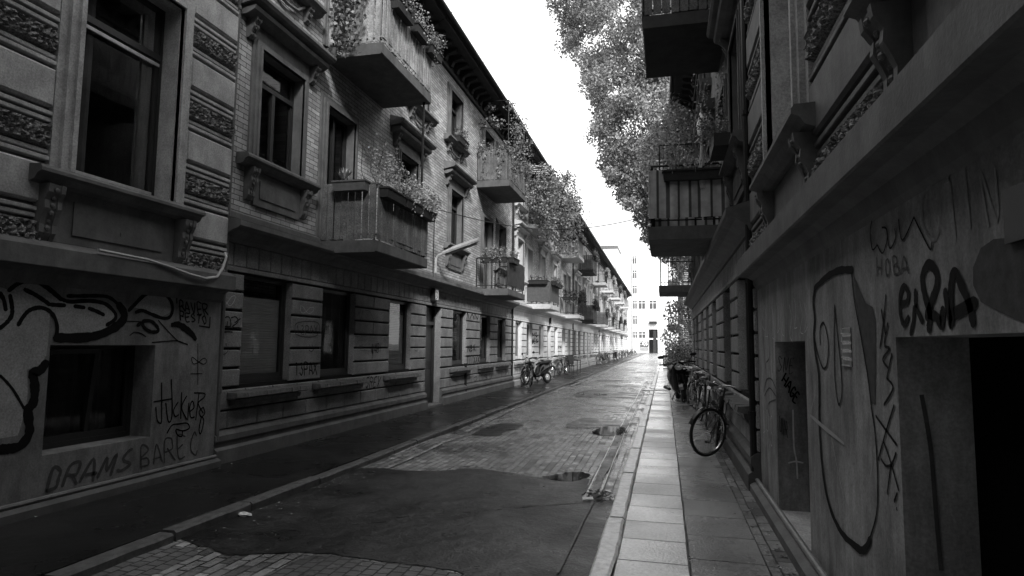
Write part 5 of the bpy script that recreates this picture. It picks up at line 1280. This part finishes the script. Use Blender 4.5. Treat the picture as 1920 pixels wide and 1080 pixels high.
def ffd_mesh():
    m = MB(); k = []
    for i in range(12): a = R(15+i*13); k.append((.16+.375*math.cos(a), 0, -.30+.375*math.sin(a)))
    for i in range(11):
        (x0, _, z0), (x1, _, z1) = k[i], k[i+1]; m.add([(x0, -.028, z0-.006), (x0, 0, z0+.008), (x0, .028, z0-.006), (x1, -.028, z1-.006), (x1, 0, z1+.008), (x1, .028, z1-.006)], [(0, 1, 4, 3), (1, 2, 5, 4)])
    m.tube([(.16, .05, -.30), (-.08, .03, -.02)], .003, 4); m.tube([(.16, -.05, -.30), (-.08, -.03, -.02)], .003, 4)
    return m.mesh('front_mudguard', 'bike_black')
def scooter(loc, rz, label, group=None, shield=True, cat='scooter'):
    T = thing('motor_scooter', loc, label, cat, group, rz); T.rotation_euler = (.12, 0, rz)
    for x in (-.6, .62):
        def ty(): m = MB(); m.torus((0, 0, 0), .19, .055, n=26, m=9); return m.mesh('wheel', 'rubber', True)
        w_ = link('wheel', cached('sty', ty), T); w_.location = (x, 0, .245)
        def rm(): m = MB(); m.tube([(0, -.04, 0), (0, .04, 0)], .13, 14); m.tube([(0, -.06, 0), (0, .06, 0)], .035, 8); return m.mesh('rim', 'chrome')
        link('rim', cached('srm', rm), w_)
    def body():
        m = MB(); n = 16
        sec = [(-.98, .05, .72, .05), (-.85, .13, .72, .16), (-.6, .18, .66, .22), (-.35, .19, .58, .24), (-.15, .16, .48, .22), (-.02, .15, .34, .08), (.2, .15, .32, .06), (.3, .17, .42, .12), (.37, .19, .62, .28), (.44, .17, .78, .24), (.48, .1, .95, .12)]
        for x, hw, zc_, hh in sec:
            for j in range(n): a = 2*math.pi*j/n; m.v.append((x+.04*math.sin(a)*(x > .25), hw*math.cos(a), zc_+hh*math.sin(a)))
        for i in range(len(sec)-1):
            for j in range(n): m.f.append((i*n+j, i*n+(j+1) % n, (i+1)*n+(j+1) % n, (i+1)*n+j))
        m.f += [tuple(range(n)), tuple(range(len(sec)*n-1, (len(sec)-1)*n-1, -1))]
        return m.mesh('body', 'body_black', True)
    link('body', cached('sbd', body), T)
    def seat():
        m = MB(); n = 10; sec = [(-.92, .1, .9, .03), (-.8, .14, .89, .06), (-.5, .15, .84, .07), (-.3, .13, .82, .06), (-.12, .09, .8, .03)]
        for x, hw, zc_, hh in sec:
            for j in range(n): a = 2*math.pi*j/n; m.v.append((x, hw*math.cos(a), zc_+hh*math.sin(a)))
        for i in range(len(sec)-1):
            for j in range(n): m.f.append((i*n+j, i*n+(j+1) % n, (i+1)*n+(j+1) % n, (i+1)*n+j))
        m.f += [tuple(range(n)), tuple(range(len(sec)*n-1, (len(sec)-1)*n-1, -1))]
        return m.mesh('seat', 'rubber', True)
    link('seat', cached('sst', seat), T)
    def fen():
        m = MB()
        for i in range(9):
            a = R(20+i*18); b = R(20+(i+1)*18)
            for r_ in (.27,): m.add([(.62+r_*math.cos(a), -.075, .25+r_*math.sin(a)), (.62+(r_+.03)*math.cos(a), 0, .25+(r_+.03)*math.sin(a)), (.62+r_*math.cos(a), .075, .25+r_*math.sin(a)),
                (.62+r_*math.cos(b), -.075, .25+r_*math.sin(b)), (.62+(r_+.03)*math.cos(b), 0, .25+(r_+.03)*math.sin(b)), (.62+r_*math.cos(b), .075, .25+r_*math.sin(b))], [(0, 1, 4, 3), (1, 2, 5, 4)])
        for sy in (-.07, .07): m.tube([(.62, sy, .25), (.47, sy*.6, .75)], .022, 7)
        return m.mesh('front_mudguard', 'body_black')
    link('front_mudguard', cached('sfn', fen), T)
    def hb():
        m = MB(); m.tube([(.3, -.36, 1.02), (.4, -.2, 1.03), (.45, 0, 1.0), (.4, .2, 1.03), (.3, .36, 1.02)], .017, 7)
        for sy in (-1, 1): m.tube([(.4, sy*.22, 1.03), (.44, sy*.3, 1.2)], .006, 5); m.blob((.43, sy*.32, 1.22), .02, .07, .045)
        return m.mesh('handlebar', 'metal_dark')
    h_ = link('handlebar', cached('shb', hb), T)
    def hl(): m = MB(); m.tube([(.46, 0, .93), (.55, 0, .92)], [.085, .075], 14); return m.mesh('headlight', 'metal_light')
    link('headlight', cached('shl', hl), T)
    if shield:
        def sh():
            m = MB()
            for i in range(6):
                a, b = -.2+i*.4/6, -.2+(i+1)*.4/6
                m.quad((.5-a*a*1.5, a, .98), (.5-b*b*1.5, b, .98), (.36-b*b*1.5, b*.8, 1.38), (.36-a*a*1.5, a*.8, 1.38))
            return m.mesh('windshield', 'window_glass')
        link('windshield', cached('ssh', sh), T)
    def pl(): m = MB(); m.box(-.99, -.975, -.09, .09, .42, .55); return m.mesh('number_plate', 'white_paint')
    link('number_plate', cached('spl', pl), T)
    def st():
        m = MB(); m.tube([(-.15, .1, .2), (-.2, .22, -.03)], .012, 5); m.tube([(-.15, -.1, .2), (-.2, -.2, -.06)], .012, 5); m.tube([(-.5, -.17, .3), (-.95, -.2, .34)], [.04, .06], 10); return m.mesh('exhaust', 'metal_dark')
    link('exhaust', cached('sex', st), T)
    return T
S90 = math.pi/2
# right pavement: heading towards the viewer
bicycle((.70, 9.86, 0), -S90-.12, 'black bicycle leaning at the right wall with its front wheel turned out', steer=R(-42), lean=-.14)
bicycle((.72, 15.9, 0), -S90, 'second bicycle on the right pavement, narrow and dark, between leaning bicycle and scooter', lean=-.05, steer=R(12))
scooter((.45, 18.9, 0), -S90+.1, 'black motor scooter parked on the right pavement behind the two bicycles').scale = (1, 1.4, 1.06)
bicycle((.62, 17.3, 0), -S90+.05, 'pale handlebarred bicycle squeezed beside the scooter on the right pavement', lean=-.05, steer=R(20), frame='bike_light')
T = thing('cargo_box', (.1, 44.2, 0), 'white fronted box on low feet standing on the right pavement by the bushes', 'box')
m = MB(); m.add([(-.2, 0, .16), (.3, 0, .16), (.38, 0, .95), (-.24, 0, .95), (-.2, .5, .16), (.3, .5, .16), (.38, .6, .95), (-.24, .6, .95)], [(0, 1, 2, 3), (4, 5, 6, 7), (0, 1, 5, 4), (1, 2, 6, 5), (3, 0, 4, 7)])
part('box', m, 'body_black', T); m = MB(); m.box(-.15, .28, -.03, -.01, .28, .78); part('front_panel', m, 'white_paint', T)
m = MB(); m.box(-.22, .32, -.05, .5, .02, .08); part('base', m, 'metal_light', T)
bicycle((.75, 13.4, 0), -S90+.06, 'black bicycle close to the right wall just behind the leaning front one', lean=-.09, steer=R(-8))
bicycle((.55, 20.9, 0), -S90-.05, 'dark bicycle parked behind the scooter on the right pavement', lean=-.05, steer=R(14))
bicycle((.7, 22.8, 0), -S90+.1, 'last bicycle of the right hand row, near the low dark bush', lean=-.05, steer=R(-14))
# left pavement
bicycle((-5.0, 23.35, 0), S90+.35, 'tall dark bicycle with rear rack beside the covered scooter on the left', lean=.08, steer=R(20))
scooter((-4.95, 24.9, 0), S90+2.6, 'black motor scooter with bright leg shield on the left pavement by the white house')
bicycle((-5.1, 27.0, 0), S90-.25, 'dark bicycle just behind the black scooter on the left', lean=.08, steer=R(-15))
bicycle((-5.15, 32.6, 0), -S90-.3, 'light framed bicycle standing alone before the wooden chair on the left', lean=.05, steer=R(25), frame='bike_light')
bicycle((-5.3, 33.5, 0), -S90-.1, 'bicycle with a front basket tucked behind the light framed one', lean=-.05, steer=R(-10), basket=True)
bicycle((-5.1, 50.3, 0), -S90-.3, 'first of the far left bicycles, wheel towards the viewer', lean=.05, steer=R(25), frame='bike_light')
bicycle((-5.2, 52.6, 0), -S90-.2, 'second of the far left bicycles, dark with upright bars', lean=.05)
bicycle((-5.15, 55.6, 0), -S90-.35, 'third of the far left bicycles, next to the pale table', lean=.05, steer=R(15))
bicycle((-5.2, 58.2, 0), -S90-.15, 'fourth of the far left bicycles, dark, nearest the far scooter', lean=.05)
scooter((-4.9, 66.5, 0), -S90-.15, 'distant black motor scooter among the bicycles on the left', shield=False)
for i in range(14):
    y = 69+i*3.4+random.uniform(-.6, .6)
    bicycle((-5.1+random.uniform(-.15, .25), y, 0), -S90+random.uniform(-.5, .3), 'tiny distant bicycle in the long row against the far left houses', 'distant bicycles along the far left houses', lean=.05, steer=R(random.uniform(-30, 30)))
# chair and small table by the white house
T = thing('wooden_chair', (-5.12, 34.9, 0), 'dark wooden chair with backrest standing on the left pavement', 'chair')
m = MB(); m.box(-.22, .22, -.22, .24, .42, .46); part('seat', m, 'wood_dark', T)
m = MB(); m.box(-.22, .22, -.25, -.22, .5, 1.0); m.box(-.2, -.16, -.25, -.22, .42, .5); m.box(.16, .2, -.25, -.22, .42, .5); part('backrest', m, 'wood_dark', T)
for sx in (-.2, .2):
    for sy in (-.2, .2): m = MB(); m.tube([(sx, sy, .42), (sx*1.05, sy*1.05, 0)], .02, 6); part('leg', m, 'wood_dark', T)
T = thing('side_table', (-5.1, 36.6, 0), 'low dark side table right behind the wooden chair', 'table')
m = MB(); m.box(-.3, .3, -.7, .7, .66, .71); part('tabletop', m, 'wood_dark', T)
for sx in (-.26, .26):
    for sy in (-.65, .65): m = MB(); m.tube([(sx, sy, .66), (sx, sy, 0)], .022, 6); part('leg', m, 'wood_dark', T)
T = thing('side_table', (-5.25, 62.5, 0), 'pale narrow table between the far left bicycles and the distant scooter', 'table')
m = MB(); m.box(-.25, .25, -2.0, 2.0, .85, .9); part('tabletop', m, 'fabric_light', T)
for sx in (-.2, .2):
    for sy in (-1.9, 1.9): m = MB(); m.tube([(sx, sy, .85), (sx, sy, 0)], .022, 6); part('leg', m, 'wood_dark', T)

# ------------------------------------------------------------------ litter and leaves
def scatter(n, fx, name, mat, size, z):
    m = MB()
    for _ in range(n):
        x, y = fx(); q = size*random.uniform(.5, 1.4); a = random.uniform(0, 6.28); zz = z(x, y)
        d = Vector((math.cos(a), math.sin(a), 0))*q; e = Vector((-math.sin(a), math.cos(a), 0))*q*random.uniform(.4, .8); c = Vector((x, y, zz))
        m.add([c-d+Vector((0, 0, random.random()*q*.5)), c+e, c+d+Vector((0, 0, random.random()*q*.6)), c-e], [(0, 1, 2, 3)])
    o = link(name, m.mesh(name, mat, recalc=False)); o['kind'] = 'stuff'; return o
scatter(260, lambda: (random.uniform(-3.8, -.6), random.uniform(4.5, 12)), 'fallen_leaves', 'leaf_litter', .0075, lambda x, y: roadz(x, y)+.022)
scatter(120, lambda: (-3.84+abs(random.gauss(0, .25)), random.gauss(6.6, .9)), 'gutter_litter', 'leaf_litter', .012, lambda x, y: roadz(x, y)+.022)
scatter(90, lambda: (random.gauss(-.68, .07), random.gauss(6.95, .12)), 'drain_litter', 'wet_debris', .03, lambda x, y: roadz(x, y)+.025)
scatter(60, lambda: (random.gauss(-.8, .04), random.uniform(7.2, 20)), 'gutter_litter', 'wet_debris', .02, lambda x, y: roadz(x, y)+.022)
scatter(70, lambda: (random.gauss(-.78, .07), random.gauss(12.0, .25)), 'gutter_litter', 'wet_debris', .03, lambda x, y: roadz(x, y)+.025)
scatter(90, lambda: (.86-abs(random.gauss(0, .12)), random.uniform(4, 12)), 'wall_litter', 'wet_debris', .018, lambda x, y: .006)
scatter(60, lambda: (.86-abs(random.gauss(0, .1)), random.uniform(4, 10)), 'wall_litter', 'leaf_litter', .012, lambda x, y: .008)
scatter(25, lambda: (-5.4+abs(random.gauss(0, .1)), random.uniform(4, 16)), 'wall_litter', 'leaf_litter', .014, lambda x, y: .006)
m = MB(); m.box(-.055, .055, -.035, .035, 0, .008); m.box(-.045, -.01, -.025, .025, .008, .011); m.box(.005, .045, -.025, .025, .008, .011)
o = link('crushed_packet', m.mesh('crushed_packet', 'white_paint')); o.location = (-.8, 6.78, roadz(-.8, 6.78)+.025); o.rotation_euler = (.1, -.05, .2); tag(o, 'flattened pale packet lying at the end of the right hand gutter', 'litter')
m = MB(); m.blob((0, 0, .015), .07, .04, .02, jit=.35); o = link('paper_scrap', m.mesh('paper_scrap', 'white_paint')); p = onz(457, 967, -.07); o.location = p; tag(o, 'white crumpled paper scrap below the left kerb', 'litter')
